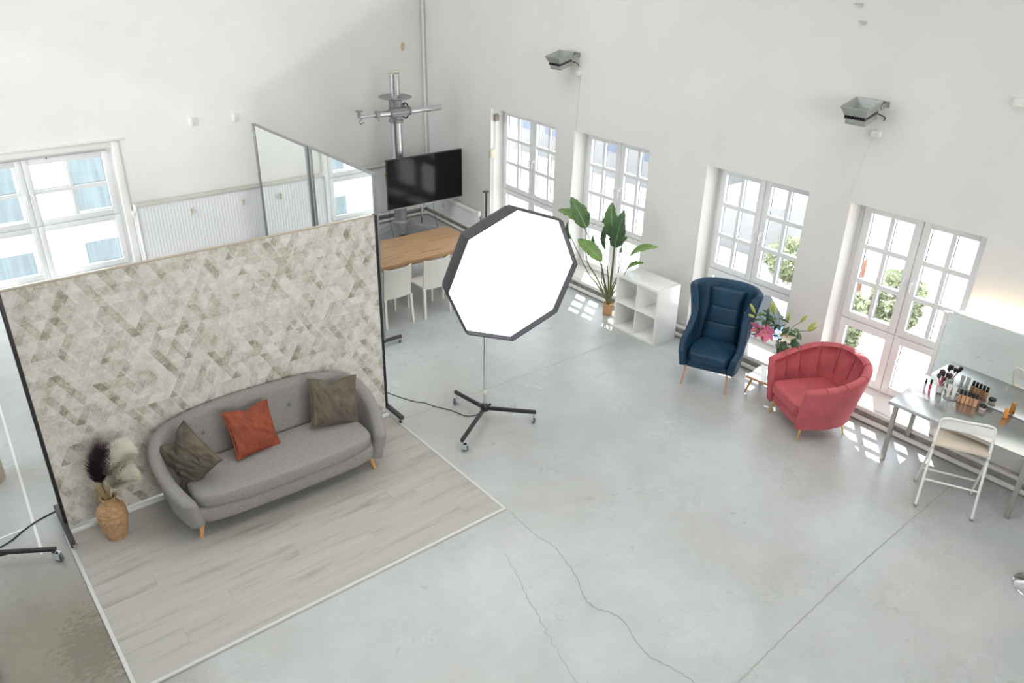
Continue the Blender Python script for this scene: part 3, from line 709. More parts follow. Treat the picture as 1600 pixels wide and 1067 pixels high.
# television
tv=thing('television','black flat television on a thin chrome floor stand by the far corner','television',(7.55,11.70,0),0)
mb=MB(); mb.bb(-.79,.79,-.06,-.02,.60,1.48,.006); mb.build('housing','tvframe',tv)
mb=MB(); mb.bb(-.775,.775,-.064,-.0595,.622,1.465); mb.build('screen','screen',tv,smooth=False)
mb=MB(); mb.bb(-.79,.79,-.066,-.058,.594,.606); mb.build('bottom_trim','silver',tv)
mb=MB(); mb.tube([(0,.10,.02),(0,.10,1.2)],.022,14); mb.box((0,.03,1.05),(.4,.12,.3)); mb.build('stand_pole','chrome',tv)
mb=MB(); mb.box((0,.10,.012),(.34,.26,.02),0,.004); mb.build('stand_base','darkgrey',tv)
mb=MB(); mb.tube(crom([(-.72,.0,.62),(-.73,.02,.4),(-.71,-.1,.02)],14),.004,5); mb.build('cable','black',tv)
mb=MB(); mb.tube(crom([(.20,.0,.62),(.21,.02,.4),(.14,-.25,.01)],14),.004,5); mb.build('cable','black',tv)
# studio column stand
col=thing('camera_column_stand','tall grey metal studio column with a cross arm, round plate and handwheel','camera stand',(7.17,11.93,0))
mb=MB()
for a in (R(200),R(305),R(60)):
    mb.loft([[Vector((math.cos(a)*d-math.sin(a)*w,math.sin(a)*d+math.cos(a)*w,z)) for w,z in ((-.07,.03),(.07,.03),(.07,zt),(-.07,zt))] for d,zt in ((.0,.26),(.35,.24),(.78,.17))])
mb.lathe([(.15,.05),(.15,.26),(.125,.30)],24); mb.build('base','studio_grey',col,angle=30)
mb=MB()
for a in (R(305),):
    for w in (-.04,0,.04):
        p0=Vector((math.cos(a)*.15-math.sin(a)*w,math.sin(a)*.15+math.cos(a)*w,.265)); p1=Vector((math.cos(a)*.77-math.sin(a)*w,math.sin(a)*.77+math.cos(a)*w,.18)); mb.tube([p0,p1],.008,6)
mb.build('base_rib','studio_grey',col)
mb=MB(); mb.tube([(0,0,.28),(0,0,.75)],.115,28); mb.build('lower_sleeve','studio_grey',col)
mb=MB(); mb.tube([(0,0,.75),(0,0,2.12)],.10,28); mb.build('lower_column','column',col)
mb=MB(); mb.lathe([(.105,2.02),(.125,2.03),(.125,2.07),(.11,2.09),(.115,2.3),(.115,2.40),(.10,2.40)],28); mb.box((0,-.10,2.22),(.34,.16,.14),0,.03); mb.tube([(-.19,-.14,2.22),(.19,-.14,2.22)],.055,20); mb.tube([(-.2,-.14,2.22),(-.17,-.14,2.22)],.07,20); mb.tube([(.2,-.14,2.22),(.17,-.14,2.22)],.07,20); mb.build('carriage','studio_grey',col)
mb=MB(); mb.lathe([(.11,2.415),(.27,2.435),(.285,2.445),(.285,2.455),(.27,2.448),(.1,2.43)],36); mb.build('round_plate','studio_grey',col)
mb=MB(); mb.tube([(0,0,2.40),(0,0,2.83)],.088,28); mb.build('upper_column','column',col)
mb=MB(); mb.box((-.01,0,2.835),(.05,.03,.05),0,.01); mb.lathe([(.03,0),(.045,.01),(.045,.05),(.03,.06)],16,(.04,0,2.825)); mb.build('pulley','cream',col)
mb=MB(); mb.tube([(.17,-.14,2.22),(.82,-.14,2.22)],.05,20); mb.build('cross_arm','column',col)
mb=MB(); mb.tube([(-.17,-.14,2.22),(-.42,-.14,2.22),(-.43,-.14,2.22),(-.78,-.14,2.22)],[.048,.048,.028,.028],18); mb.build('cross_arm','column',col)
mb=MB(); mb.box((-.44,-.14,2.22),(.07,.12,.12),0,.02); mb.tube([(-.44,-.18,2.22),(-.44,-.18,2.12)],.012,8); mb.build('arm_clamp','studio_grey',col)
mb=MB(); mb.tube([(-.78,-.14,2.20),(-.78,-.14,2.30)],.03,14); mb.lathe([(.06,2.30),(.06,2.32)],18,(-.78,-.14,0)); mb.tube([(-.70,-.14,2.22),(-.79,-.14,2.13),(-.76,-.14,2.10),(-.70,-.14,2.12)],.012,8); mb.build('ball_head','studio_grey',col)
mb=MB(); hwc=Vector((.20,.02,2.20)); ax=Vector((.5,-.85,.1)).normalized(); e1=ax.orthogonal().normalized(); e2=ax.cross(e1)
mb.tube([hwc+(e1*math.cos(a)+e2*math.sin(a))*.125 for a in [2*PI*k/24 for k in range(24)]],.013,8,cyc=True)
for k in range(3): a=k*2*PI/3; mb.tube([hwc,hwc+(e1*math.cos(a)+e2*math.sin(a))*.12],.009,6)
mb.tube([hwc-ax*.10,hwc+ax*.03],.02,10); mb.build('handwheel','black',col)

# ---------------------------------------------------------------- shelf cabinet
cb=thing('cube_shelf','white open cube shelf of four cells beside the potted plant','shelf',(7.50,6.465,0),0)
hw2=.385
mb=MB(); mb.bb(0,.42,-hw2,-hw2+.038,0,.80,.002); mb.bb(0,.42,hw2-.038,hw2,0,.80,.002); mb.bb(0,.42,-hw2+.038,hw2-.038,.762,.80,.002); mb.bb(0,.42,-hw2+.038,hw2-.038,0,.038,.002); mb.build('carcass','whitelac',cb)
mb=MB(); mb.bb(.004,.41,-.009,.009,.038,.762); mb.build('upright_divider','whitelac',cb,smooth=False)
for ya,yb_ in ((-hw2+.038,-.009),(.009,hw2-.038)): mb=MB(); mb.bb(.004,.41,ya,yb_,.391,.409); mb.build('shelf_board','whitelac',cb,smooth=False)
for z_ in (.20,.245): mb=MB(); mb.bb(.03,.045,-hw2+.038,-hw2+.046,z_,z_+.035); mb.build('door_catch','black',cb,smooth=False)

# ---------------------------------------------------------------- leaf tool and potted plant
def leaf(mb,base,tip,width,nrm,curl=.1,fold=.15,n=9,shape=.8,split=0):
    base,tip=Vector(base),Vector(tip); ax=tip-base; L_=ax.length; t=ax/L_; nr=Vector(nrm); nr=(nr-t*nr.dot(t)).normalized(); sd=t.cross(nr)
    rows=[]
    for i in range(n+1):
        f=i/n; w=width*(math.sin(PI*f**shape)**.75 if 0<f<1 else .02); c=base+ax*f+nr*(curl*L_*math.sin(PI*f))
        row=[]
        for k in (-1,-.5,0,.5,1):
            jag=1-(split*abs(noise.noise(Vector((f*9,k*2,L_*7)))) if abs(k)==1 else 0)
            row.append(c+sd*k*w*jag+nr*(abs(k)**1.3*fold*w*1.2))
        rows.append(row)
    mb.loft(rows,False,False); return [base+ax*(i/n)+nr*(curl*L_*math.sin(PI*i/n)) for i in range(n+1)]
def thick(o,t=.0015):
    m=o.modifiers.new('thickness','SOLIDIFY'); m.thickness=t; return o
pt=thing('potted_plant','tall bird-of-paradise plant with broad leaves in a small wooden pot','plant',(7.75,7.20,0))
mb=MB(); mb.lathe([(.055,0),(.068,.01),(.074,.17),(.070,.175),(.066,.16)],24); mb.build('pot','pot',pt)
mb=MB(); mb.lathe([(.066,.15),(.066,.155)],20); mb.build('soil','soil',pt)
O=Vector((7.75,7.20,0))
# stem curve points then leaf base, tip (world)
LV=[ # stem mid, leaf base, leaf tip, width, material, normal
 ((7.66,7.62,.75),(7.62,7.62,1.22),(7.55,7.90,1.62),.115,'leaf',(-.6,-.5,.6)),
 ((7.68,7.35,.75),(7.62,7.72,1.28),(7.60,8.22,1.34),.075,'leafb',(-.5,.0,.9)),
 ((7.70,7.14,.75),(7.58,7.02,1.24),(7.60,7.14,1.72),.125,'leaf',(-.85,-.2,.4)),
 ((7.70,7.12,.7),(7.55,6.98,1.12),(7.62,6.93,1.66),.10,'leafd',(-.8,-.5,.2)),
 ((7.70,7.20,.6),(7.58,7.17,1.02),(7.58,7.12,1.46),.09,'leafd',(-.8,.3,.3)),
 ((7.72,7.05,.6),(7.60,6.88,1.10),(7.50,6.72,1.36),.10,'leaf',(-.5,-.3,.8)),
 ((7.66,7.05,.55),(7.50,6.66,1.10),(7.50,6.18,1.38),.075,'leafb',(-.6,.2,.8)),
 ((7.66,6.98,.5),(7.52,6.72,.86),(7.50,6.40,1.10),.060,'leafb',(-.6,.3,.8)),
 ((7.68,7.30,.5),(7.56,7.20,.86),(7.56,7.72,1.04),.095,'leafb',(-.6,.1,.9)),
 ((7.70,7.28,.5),(7.64,7.30,.80),(7.66,7.52,1.14),.075,'leafd',(-.8,.2,.3)),
 ((7.68,7.60,.55),(7.60,7.88,.98),(7.64,8.02,1.22),.07,'leafd',(-.7,.5,.3)),
]
for mid,b,tp,w,m_,nr in LV:
    mid,b,tp=[Vector(q)-O for q in (mid,b,tp)]
    mb=MB(); mb.tube(crom([(random.uniform(-.02,.02),random.uniform(-.02,.02),.15),tuple(mid*.55+Vector((0,0,.1))),tuple(mid),tuple(b)],18),[.015-.0100*i/17 for i in range(18)],7); mb.build('stem','stem',pt)
    mb=MB(); sp=leaf(mb,b,tp,w*1.12,nr,.10,.28,18,.75,.5); lf=thick(mb.build('leaf',m_,pt,angle=60))
    mb=MB(); mb.tube([p+Vector(nr).normalized()*.002 for p in sp],[.005-.0042*i/(len(sp)-1) for i in range(len(sp))],5); mb.build('leaf_rib','rib',lf)

# ---------------------------------------------------------------- blue wing chair
bc=thing('wing_armchair','tall petrol blue velvet armchair with channelled back and copper-toned legs','armchair',(7.095,4.93,0),math.atan2(-.915,.40)+PI)
# local: front at y=0 facing -y, back +y
bc.rotation_euler.z=math.atan2(.40,.915)-PI/2
P=[(-.288,.03,.50),(-.312,.16,.575),(-.305,.29,.65),(-.272,.42,.90),(-.268,.50,1.10),(-.258,.56,1.145),(-.16,.605,1.155),(0,.61,1.155)]
P=P+[(-x,y,h) for x,y,h in P[-2::-1]]
def lnb(u,z):
    b=math.sin(PI*u); return (z-.27)*(.015+.225*b**3)+ .03*math.sin(PI*min(1,max(0,(z-.3)/.5)))*(1-b)
mb=MB(); shell(mb,P,90,lambda u,z,s:0,.27,lnb,.085,.05); mb.build('wing_shell','blue',bc,angle=70)
mb=MB(); cushion(mb,.29,.28,.26,.33,6,0,.30,.95,0,56); mb.build('seat_base','blue',bc,angle=60)
mb=MB(); cushion(mb,.258,.28,.33,.455,5,0,.28,.94,.02,56); mb.build('seat_cushion','blue',bc,angle=60)
# three puffed back pads
zs=[.455,.66,.86,1.075]
for k in range(3):
    z0,z1=zs[k],zs[k+1]; mb=MB(); rings=[]
    for i in range(13):
        q=i/12; z=z0+(z1-z0)*q; yb=.505+(z-.27)*.24; hw_=((.225,.205,.185)[k]*(1-q)+(.205,.185,.215)[k]*q)
        bul=.013*math.sin(PI*q)**.4+.030
        rings.append([Vector((x*hw_,yb-bul*(1-abs(x)**3)**.5-.01 if abs(x)<1 else yb,z)) for x in [-1+2*j/14 for j in range(15)]]+[Vector((x*hw_,yb+.05,z)) for x in (1,-1)])
    mb.loft(rings); mb.build('back_pad','blue',bc,angle=60)
for sx in (-1,1):
    mb=MB(); mb.tube([(sx*.25,.05,.265),(sx*.275,.02,0)],[.014,.010],10); mb.build('leg','copper',bc)
    mb=MB(); mb.tube([(sx*.23,.48,.265),(sx*.25,.56,0)],[.014,.010],10); mb.build('leg','copper',bc)
for ra in (((-.25,.05,.258),(.25,.05,.258)),((-.23,.49,.258),(.23,.49,.258))): mb=MB(); mb.tube(ra,.009,8); mb.build('rail','copper',bc)

# ---------------------------------------------------------------- pink tub chair
pc=thing('tub_armchair','rose pink velvet tub armchair with fluted back and brass legs','armchair',(7.165,3.87,0),math.atan2(-.46,.89)-PI/2)
P=[(-.325,.0,.69),(-.355,.16,.715),(-.37,.34,.755),(-.32,.53,.81),(-.19,.64,.85),(0,.675,.865)]
P=P+[(-x,y,h) for x,y,h in P[-2::-1]]
nch=10
def pf(u,z,s):
    if s>0: return -.10*max(0,(.45-z))*.6
    return .040*abs(math.sin(PI*nch*u))**.6*min(1,max(0,(z-.3)/.08))
mb=MB(); shell(mb,P,160,pf,.17,lambda u,z:(z-.25)*(.16+.04*math.sin(PI*u)),.10,.045); mb.build('tub_shell','pink',pc,angle=75)
S=crom(P,160)
for k in range(1,nch):      # stitched seams down the flutes and over the rim
    i=int(round(k/nch*159)); a,b=S[i-1],S[i+1]; t=Vector((b[0]-a[0],b[1]-a[1],0)).normalized(); n=Vector((-t.y,t.x,0)); rg=ring(Vector((S[i][0],S[i][1],0)),n,S[i][2],i/159,.17,lambda u,z:(z-.25)*(.16+.04*math.sin(PI*u)),.104,1,lambda u,z,s:pf(u,z,s))
    mb=MB(); mb.tube(rg[4:15],.0045,5); mb.build('seam',M['seamd'],pc)
mb=MB(); cushion(mb,.35,.34,.165,.30,5,0,.33,.95,0,56); mb.build('seat_base','pink',pc,angle=60)
mb=MB(); cushion(mb,.305,.345,.30,.43,7,0,.30,.96,.02,64); cu=mb.build('seat_cushion','pink',pc,angle=60)
mb=MB(); N_=60; e=7

for z in (.325,.415): mb=MB(); mb.tube([(math.copysign(abs(math.cos(a))**(2/e),math.cos(a))*.303,.30+math.copysign(abs(math.sin(a))**(2/e),math.sin(a))*.343,z) for a in [PI+PI*k/N_ for k in range(N_+1)]],.005,6); mb.build('piping','pink',cu)
for x,y,dx,dy in ((-.28,.06,-.02,-.04),(.28,.06,.02,-.04),(-.25,.56,-.02,.05),(.25,.56,.02,.05)):
    mb=MB(); mb.tube([(x,y,.175),(x+dx,y+dy,0)],[.018,.009],12); mb.build('leg','brass',pc)

# ---------------------------------------------------------------- low side table, glass vase, lilies
st=thing('side_table','low wooden stool table with a white top between the two armchairs','side table',(7.70,4.46,0),R(8))
mb=MB(); mb.box((0,0,.205),(.42,.36,.022),0,.004); mb.build('top_frame','beech',st)
mb=MB(); mb.box((0,0,.2185),(.40,.34,.005)); mb.build('top_panel','whitelac',st,smooth=False)
for x,y in ((-.17,.13),(-.17,-.13),(.17,.13),(.17,-.13)):
    mb=MB(); mb.tube([(x*.9,y*.9,.195),(x*1.12,y*1.25,0)],[.017,.011],10); mb.build('leg','beech',st)
VC=Vector((7.70,4.36,.221))
gv=thing('glass_vase','tall square clear glass vase behind the pink armchair','vase',VC)
mb=MB(); w=.055; mb.loft([[Vector((a*w,b*w,z)) for a,b in ((-1,-1),(1,-1),(1,1),(-1,1))] for z in (0,.34)],True,False)
w=.050; mb.loft([[Vector((a*w,b*w,z)) for a,b in ((-1,-1),(1,-1),(1,1),(-1,1))] for z in (.34,.01)],True,False); mb.bb(-.055,.055,-.055,.055,0,.01); mb.build('glass_body','clear',gv,smooth=False)
ly=thing('lily_bouquet','bouquet of pink and white lilies with green buds in the glass vase','flowers',VC+Vector((0,-.02,.0))); ly.scale=(1.18,1.22,1.2)
random.seed(11)
def stem(p,q,r=.004):
    p,q=Vector(p),Vector(q); m_=p.lerp(q,.5)+Vector((0,0,.05)); mb=MB(); mb.tube(crom([tuple(p),tuple(m_),tuple(q)],10),r,6); mb.build('stem','stem',ly)
tops=[(-.04,.33,.60),(-.05,.24,.58),(-.02,.16,.68),(.0,.12,.72),(.0,.02,.62),(.02,-.12,.66),(.03,-.20,.60),(-.02,-.06,.55),(-.04,.22,.50),(-.05,.12,.47)]
hub=(.0,.05,.42)
for k,q in enumerate(tops):
    stem((random.uniform(-.03,.03),random.uniform(-.03,.03),.02),(hub[0],hub[1]*.6+q[1]*.15,.40),.004); stem((hub[0],hub[1]*.6+q[1]*.15,.40),q,.003)
def bud(p,d,m_,L_=.10,r=.017):
    p=Vector(p);d=Vector(d).normalized(); mb=MB(); mb.tube([p+d*L_*f for f in (0,.1,.3,.55,.8,.95,1)],[.004,r*.6,r*.9,r,r*.8,r*.4,.002],10); mb.build('bud',m_,ly)
for p,d in (((-.04,.33,.60),(-.1,.5,.7)),((-.04,.33,.56),(-.2,.9,.15)),((-.02,.17,.68),(-.1,.1,1)),((-.02,.13,.66),(-.2,.1,.9)),((0,.0,.62),(0,-.05,1)),((.02,-.12,.66),(0,-.5,1)),((.03,-.2,.60),(0,-.8,.7)),((.03,-.2,.62),(.1,-.6,.9))):
    bud(p,d,'bud',.11)
def bloom(c,d,m_,s=.085):
    c=Vector(c);d=Vector(d).normalized();e1=d.orthogonal().normalized();e2=d.cross(e1); mb=MB()
    for k in range(6):
        a=k*PI/3+.3; o_=e1*math.cos(a)+e2*math.sin(a); leaf(mb,c,c+o_*s*.95+d*s*.45,s*.24*(1.15 if k%2 else .9),d-o_*.5,-.12,.12,7,.9)
    b=thick(mb.build('blossom',m_,ly,angle=80),.001); mb=MB()
    for k in range(5):
        a=k*1.25; mb.tube([c,c+d*s*.7+(e1*math.cos(a)+e2*math.sin(a))*s*.2],.0018,4)
    mb.build('stamen','clip',b)
bloom((-.06,.25,.47),(-.9,.35,-.1),'lily',.10); bloom((-.07,.14,.475),(-.9,-.1,.1),'lily',.105); bloom((-.05,.20,.42),(-.7,.2,-.6),'lily',.08)
bloom((-.05,-.05,.50),(-.6,-.3,.6),'lilyw',.085)
for k in range(52):
    a=random.uniform(0,2*PI); z=random.uniform(.38,.66); y=random.uniform(-.17,.24); b=Vector((random.uniform(-.06,.04),y,z)); L_=random.uniform(.06,.12)
    d=Vector((random.uniform(-.8,.3),random.uniform(-1,1)+(y-.05)*2,random.uniform(-.7,.5))).normalized()
    mb=MB(); leaf(mb,b,b+d*L_,.014+.006*random.random(),(-.4,0,1),.08,.1,7,.9); thick(mb.build('leaf','leafd' if k%3 else 'leaf',ly,angle=80),.001)
for b,d,L_ in (((-.02,-.02,.47),(-.5,-.25,-.8),.19),((-.03,.0,.47),(-.4,-.55,-.55),.19),((-.02,-.06,.48),(-.2,-.9,-.45),.18)):
    mb=MB(); b=Vector(b); leaf(mb,b,b+Vector(d).normalized()*L_,.028,(-.8,-.3,.4),.1,.15,9,.8); thick(mb.build('leaf','leafd',ly,angle=80),.001)

# ---------------------------------------------------------------- makeup desk
dk=thing('steel_desk','stainless steel topped makeup desk against the window wall','desk',(7.41,2.90,0),R(2))
mb=MB(); mb.bb(0,.70,-1.50,0,.672,.71,.004); mb.build('desktop','steel',dk)
for x,y in ((.05,-.07),(.62,-.07),(.05,-1.30),(.62,-1.30)):
    mb=MB(); mb.box((x,y,.336),(.042,.042,.672),0,.003); mb.build('leg','steelleg' if x<.1 else 'steelleg',dk)
DZ=.712
dm=thing('makeup_mirror','large frameless mirror with warm light strip standing on the steel desk','mirror',(8.13,2.08,DZ),0)
mb=MB(); mb.bb(-.012,0,-.75,.75,0,.83); mb.build('mirror_glass','deskmirror',dm,smooth=False)
mb=MB(); mb.bb(-.014,-.010,-.75,.75,.0,.006); mb.build('bottom_channel','chrome',dm,smooth=False)
mb=MB(); mb.bb(-.02,.04,-.75,.71,.83,.85,.003); mb.build('top_rail','trimwhite',dm)
mb=MB(); mb.bb(.012,.036,-.75,.66,.851,.862); mb.build('light_strip','led',dm,smooth=False)
mb=MB(); mb.bb(-.015,.03,.755,.80,.09,.80,.004); mb.bb(-.02,.035,.75,.815,.07,.09,.003); mb.bb(-.02,.035,.75,.815,.80,.815,.003); mb.build('side_light_bar','trimwhite',dm)
lamp('light_strip_glow','AREA',(8.155,2.0,1.585),(8.155,2.0,3),11,(1,.72,.42),shape='RECTANGLE',size=.02,size_y=1.4)
def onDesk(name,label,cat,x,y,g=None): return thing(name,label,cat,(x,y,DZ),random.uniform(-.2,.2),g)
for i,(x,y,m_,l) in enumerate(((7.955,2.80,'glossviolet','lip gloss with pale violet tube at the left end of the desk'),(7.975,2.755,'glosspink','lip gloss with hot pink tube beside the violet one'))):
    t=onDesk('lip_gloss',l,'cosmetics',x,y); MB().lathe([(.012,0),(.012,.062),(.009,.065)],12).build('tube',m_,t); MB().lathe([(.011,.065),(.011,.115),(.009,.118)],12).build('cap','capblack',t)
t=onDesk('brush_cup','clear glass cup standing near the desk mirror','cup',8.0,2.67)
MB().lathe([(.03,0),(.032,.002),(.036,.10),(.034,.10),(.030,.006),(.0,.006)],20).build('glass_body','clear',t)
MB().lathe([(.030,.006),(.033,.07),(.001,.072)],18).build('beads','tube',t)
BR=[(-.01,.012,.16,.019),(.012,-.01,.17,.02),(.0,.02,.13,.016),(.015,.012,.185,.022),(-.014,-.014,.14,.017),(.0,-.026,.19,.021)]
for i,(dx,dy,h,r) in enumerate(BR):
    t=thing('makeup_brush',('leftmost','front','middle','back left','rear','rightmost')[i]+' dark fluffy makeup brush of those standing in the clear cup','brush',(8.0+dx*.4,2.67+dy*.4,DZ+.075),0,'brushes in the clear cup')
    MB().tube([(0,0,0),(dx*1.6,dy*1.6,h*.55)],.003,6).build('handle','capblack' if i%2 else 'glosspink',t)
    MB().tube([(dx*1.6,dy*1.6,h*.55),(dx*1.8,dy*1.8,h*.66),(dx*2.1,dy*2.1,h*.84),(dx*2.2,dy*2.2,h*.9)],[.005,r*.7,r,r*.6],10).build('bristles','bristle',t)
t=onDesk('acrylic_organiser','round clear acrylic organiser beside the brush cup','organiser',7.99,2.545)
MB().lathe([(.07,0),(.07,.006),(.0,.006)],28).build('base','silver',t)
mb=MB(); 
for k in range(4):
    a=k*PI/2+.4; mb.box((math.cos(a)*.034,math.sin(a)*.034,.04),(.066,.003,.07),a)
mb.build('dividers','clear',t,smooth=False)
mb=MB(); mb.tube([(math.cos(2*PI*k/24)*.069,math.sin(2*PI*k/24)*.069,.045) for k in range(24)],.002,5,cyc=True); mb.build('ring','chrome',t)
for i,(dx,dy) in enumerate(((-.02,.025),(-.025,-.028))):
    t=thing('cream_tube',('white cream tube with red print standing in the organiser','plain white cream tube standing in the organiser')[i],'cosmetics',(7.99+dx,2.545+dy,DZ+.007),.2)
    mb=MB(); mb.loft([[Vector((x*wx,y*wy,z)) for x,y in [(math.cos(2*PI*k/14),math.sin(2*PI*k/14)) for k in range(14)]] for wx,wy,z in ((.014,.014,0),(.014,.014,.03),(.012,.02,.09),(.002,.024,.145))]); mb.build('body','tube',t)
    if i==0:
        for z in (.07,.09,.11): MB().box((-.0125+(z-.07)*.12,0,z),(.002,.008,.010)).build('print','print',t,smooth=False)
for c_,w_ in enumerate(('leftmost','second from the left','middle','second from the right','rightmost')):
    x=7.975+c_*.006; y=2.455-c_*.037
    t=thing('foundation_bottle','black-capped foundation bottle, '+w_+' of five on the steel desk','cosmetics',(x,y,DZ),.05,'foundation bottles on the steel desk')
    h=.09; MB().box((0,0,h/2),(.032,.032,h),0,.003).build('bottle','foundation' if c_%3 else 'foundation2',t); MB().lathe([(.0145,h),(.0145,h+.05),(.012,h+.053)],14).build('cap','capblack',t)
t=onDesk('powder_jar','round powder jar with black lid right of the foundation bottles','cosmetics',8.01,2.235)
MB().lathe([(.030,0),(.032,.004),(.032,.022),(.03,.026)],24).build('jar','tube',t); MB().lathe([(.034,.026),(.035,.03),(.035,.046),(.032,.049)],24).build('lid','capblack',t); MB().lathe([(.0325,.008),(.0325,.016)],24).build('band','foundation2',t)
t=onDesk('wooden_clip','orange wooden clothes-peg shaped holder against the desk mirror','holder',8.03,2.03); t.rotation_euler.z=.5
mb=MB(); mb.box((-.008,0,.05),(.012,.034,.10),0,.003,Matrix.Rotation(.13,3,'Y')); mb.build('jaw','clip',t)
mb=MB(); mb.box((.014,0,.05),(.012,.034,.10),0,.003,Matrix.Rotation(-.13,3,'Y')); mb.build('jaw','clip',t)
mb=MB(); mb.tube([(.003,-.02,.05),(.003,.02,.05)],.006,8); mb.build('spring','chrome',t)

# ---------------------------------------------------------------- folding stool
fs=thing('folding_stool','white tubular folding stool with a pale wooden seat at the steel desk','stool',(0,0,0))
def V3(*a): return Vector(a)
rb1,rb2=V3(6.97,2.23,0),V3(7.18,1.79,0)      # rear feet (towards the room)
rf1,rf2=V3(7.38,2.43,0),V3(7.60,1.98,0)      # front feet (under the desk)
bt1,bt2=V3(7.28,2.335,.80),V3(7.48,1.92,.80)  # top of back: long tubes lean forward from rear feet
up=crom([tuple(rb1),tuple(rb1.lerp(bt1,.5)),tuple(rb1.lerp(bt1,.93)),tuple(bt1+V3(.005,-.03,.045)),tuple(bt1.lerp(bt2,.5)+V3(0,0,.05)),tuple(bt2+V3(.005,.03,.045)),tuple(rb2.lerp(bt2,.93)),tuple(rb2.lerp(bt2,.5)),tuple(rb2)],60)
# back frame: rear feet go up to the back rest
mb=MB(); mb.tube(up,.013,10); mb.build('back_frame','stoolwhite',fs)
s1,s2=V3(7.16,2.30,.60),V3(7.36,1.87,.60)
sb1,sb2=V3(7.44,2.43,.60),V3(7.64,2.0,.60)
for pr_ in ((s1,rf1,.012),(s2,rf2,.012)): mb=MB(); mb.tube(pr_[:2],pr_[2],10); mb.build('front_leg','stoolwhite',fs)
mb=MB(); mb.tube([s1.lerp(rf1,.62),s2.lerp(rf2,.62)],.010,8); mb.build('stretcher','stoolwhite',fs)
mb=MB(); mb.tube([rb1.lerp(bt1,.33),rb2.lerp(bt2,.33)],.010,8); mb.build('stretcher','stoolwhite',fs)
mb=MB(); q=[s1,s2,sb2,sb1]; mb.loft([[p+V3(0,0,dz) for p in q] for dz in (0,.018)]); mb.build('seat','seatwood',fs,smooth=False)
mb=MB(); a,b=rb1.lerp(bt1,.935),rb2.lerp(bt2,.935); c,d=bt1+V3(.004,-.012,.03),bt2+V3(.004,.012,.03); nn=(b-a).cross(c-a).normalized()*.004
mb.loft([[p+nn*s_ for p in (a,b,d,(c+d)/2+V3(0,0,.012),c)] for s_ in (-1,1)]); mb.build('back_panel','stoolwhite',fs,smooth=False)
for p in (rb1,rb2,rf1,rf2): MB().lathe([(.016,0),(.017,.02),(.014,.025)],10,p).build('foot_cap','studio_grey',fs)

# chrome bar stool at the right edge
bs=thing('bar_stool','round chrome base of a bar stool at the right picture edge','stool',(6.72,1.02,0))
MB().lathe([(.205,0),(.21,.008),(.195,.02),(.10,.045),(.04,.07),(.032,.08)],40).build('base','chrome',bs)
MB().tube([(0,0,.07),(0,0,.62)],.027,16).build('pole','chrome',bs)
MB().lathe([(.12,.62),(.19,.64),(.20,.68),(.18,.71),(.05,.715)],32).build('seat','trimwhite',bs)

# ---------------------------------------------------------------- wall fittings
def flood(name,label,y,T=None):
    t=thing(name,label,'floodlight',(0,0,0)); t.matrix_world=(T or TB)@Matrix.Translation((0,y,3.42))@Matrix.Rotation(R(-14),4,'Y')
    mb=MB(); w=.15
    mb.loft([[Vector((x,yy,z)) for x,yy in ((-.40+i,-w+i),(-.40+i,w-i),(-.10-i,w-i),(-.10-i,-w+i))] for z,i in ((-.02,.035),(.075,0))],True,False)
    mb.loft([[Vector((x,yy,z)) for x,yy in ((-.40+i,-w+i),(-.40+i,w-i),(-.10-i,w-i),(-.10-i,-w+i))] for z,i in ((.075,.012),(-.012,.055))],True,False)
    mb.loft([[Vector((x,yy,z)) for x,yy in ((-.40+i,-w+i),(-.40+i,w-i),(-.10-i,w-i),(-.10-i,-w+i))] for z,i in ((.075,.0),(.0751,.012))],True,False)
    mb.loft([[Vector((x,yy,z)) for x,yy in ((-.345,-w+.055),(-.345,w-.055),(-.155,w-.055),(-.155,-w+.055))] for z in (-.02,-.012)]); mb.build('reflector','lampgrey',t,angle=20)
    mb=MB()
    for k in range(9): mb.bb(-.37+.0,-.13,-.11+k*.027,-.103+k*.027,-.055,-.018)
    mb.build('cooling_fins','darkgrey',t,smooth=False)
    mb=MB(); mb.bb(-.36,-.13,-.11,.11,-.115,-.055,.006); mb.build('driver_box','lampgrey',t)
    mb=MB(); mb.bb(-.28,-.23,-.03,.03,-.012,.0,.001); mb.build('led_chip','cream',t)
    mb=MB(); mb.bb(-.12,0,-.14,-.125,-.02,.02); mb.bb(-.12,0,.125,.14,-.02,.02); mb.bb(-.012,0,-.16,.16,-.03,.03); mb.build('wall_bracket','lampgrey',t)
    mb=MB(); mb.tube(crom([(-.12,-.09,-.06),(-.05,-.15,-.12),(-.03,-.10,-.20),(-.03,-.05,-.24)],16),.006,6); mb.build('cable','black',t)
flood('floodlight','grey wall floodlight high between the third and fourth window',4.12)
flood('floodlight','grey wall floodlight high beside the bend above the second window',8.68)
def wbox(name,label,cat,m_,T,y,z,d=(.05,.08,.08),x=None):
    mb=MB(); mb.box((-(x if x is not None else d[0]/2),y,z),d,0,min(d)*.2); o=mb.build(name,m_); o.matrix_world=T; tag(o,label,cat); return o
wbox('junction_box','round pale junction box under the right floodlight','junction box','trimwhite',TB,4.02,3.12,(.05,.11,.07))
wbox('junction_box','pale junction box under the left floodlight at the bend','junction box','trimwhite',TB,8.52,3.17,(.05,.08,.06))
wbox('wall_hook','small pale plaster block high at the top right of the window wall','wall fitting','trimwhite',TB,2.78,3.62,(.06,.09,.07))
wbox('wall_hook','small grey wall hook high above the right floodlight','wall fitting','grille',TB,4.42,4.17,(.04,.07,.015))
wbox('wall_hook','small pale wall hook at the top picture edge above the right floodlight','wall fitting','grille',TB,4.50,4.33,(.04,.08,.015))
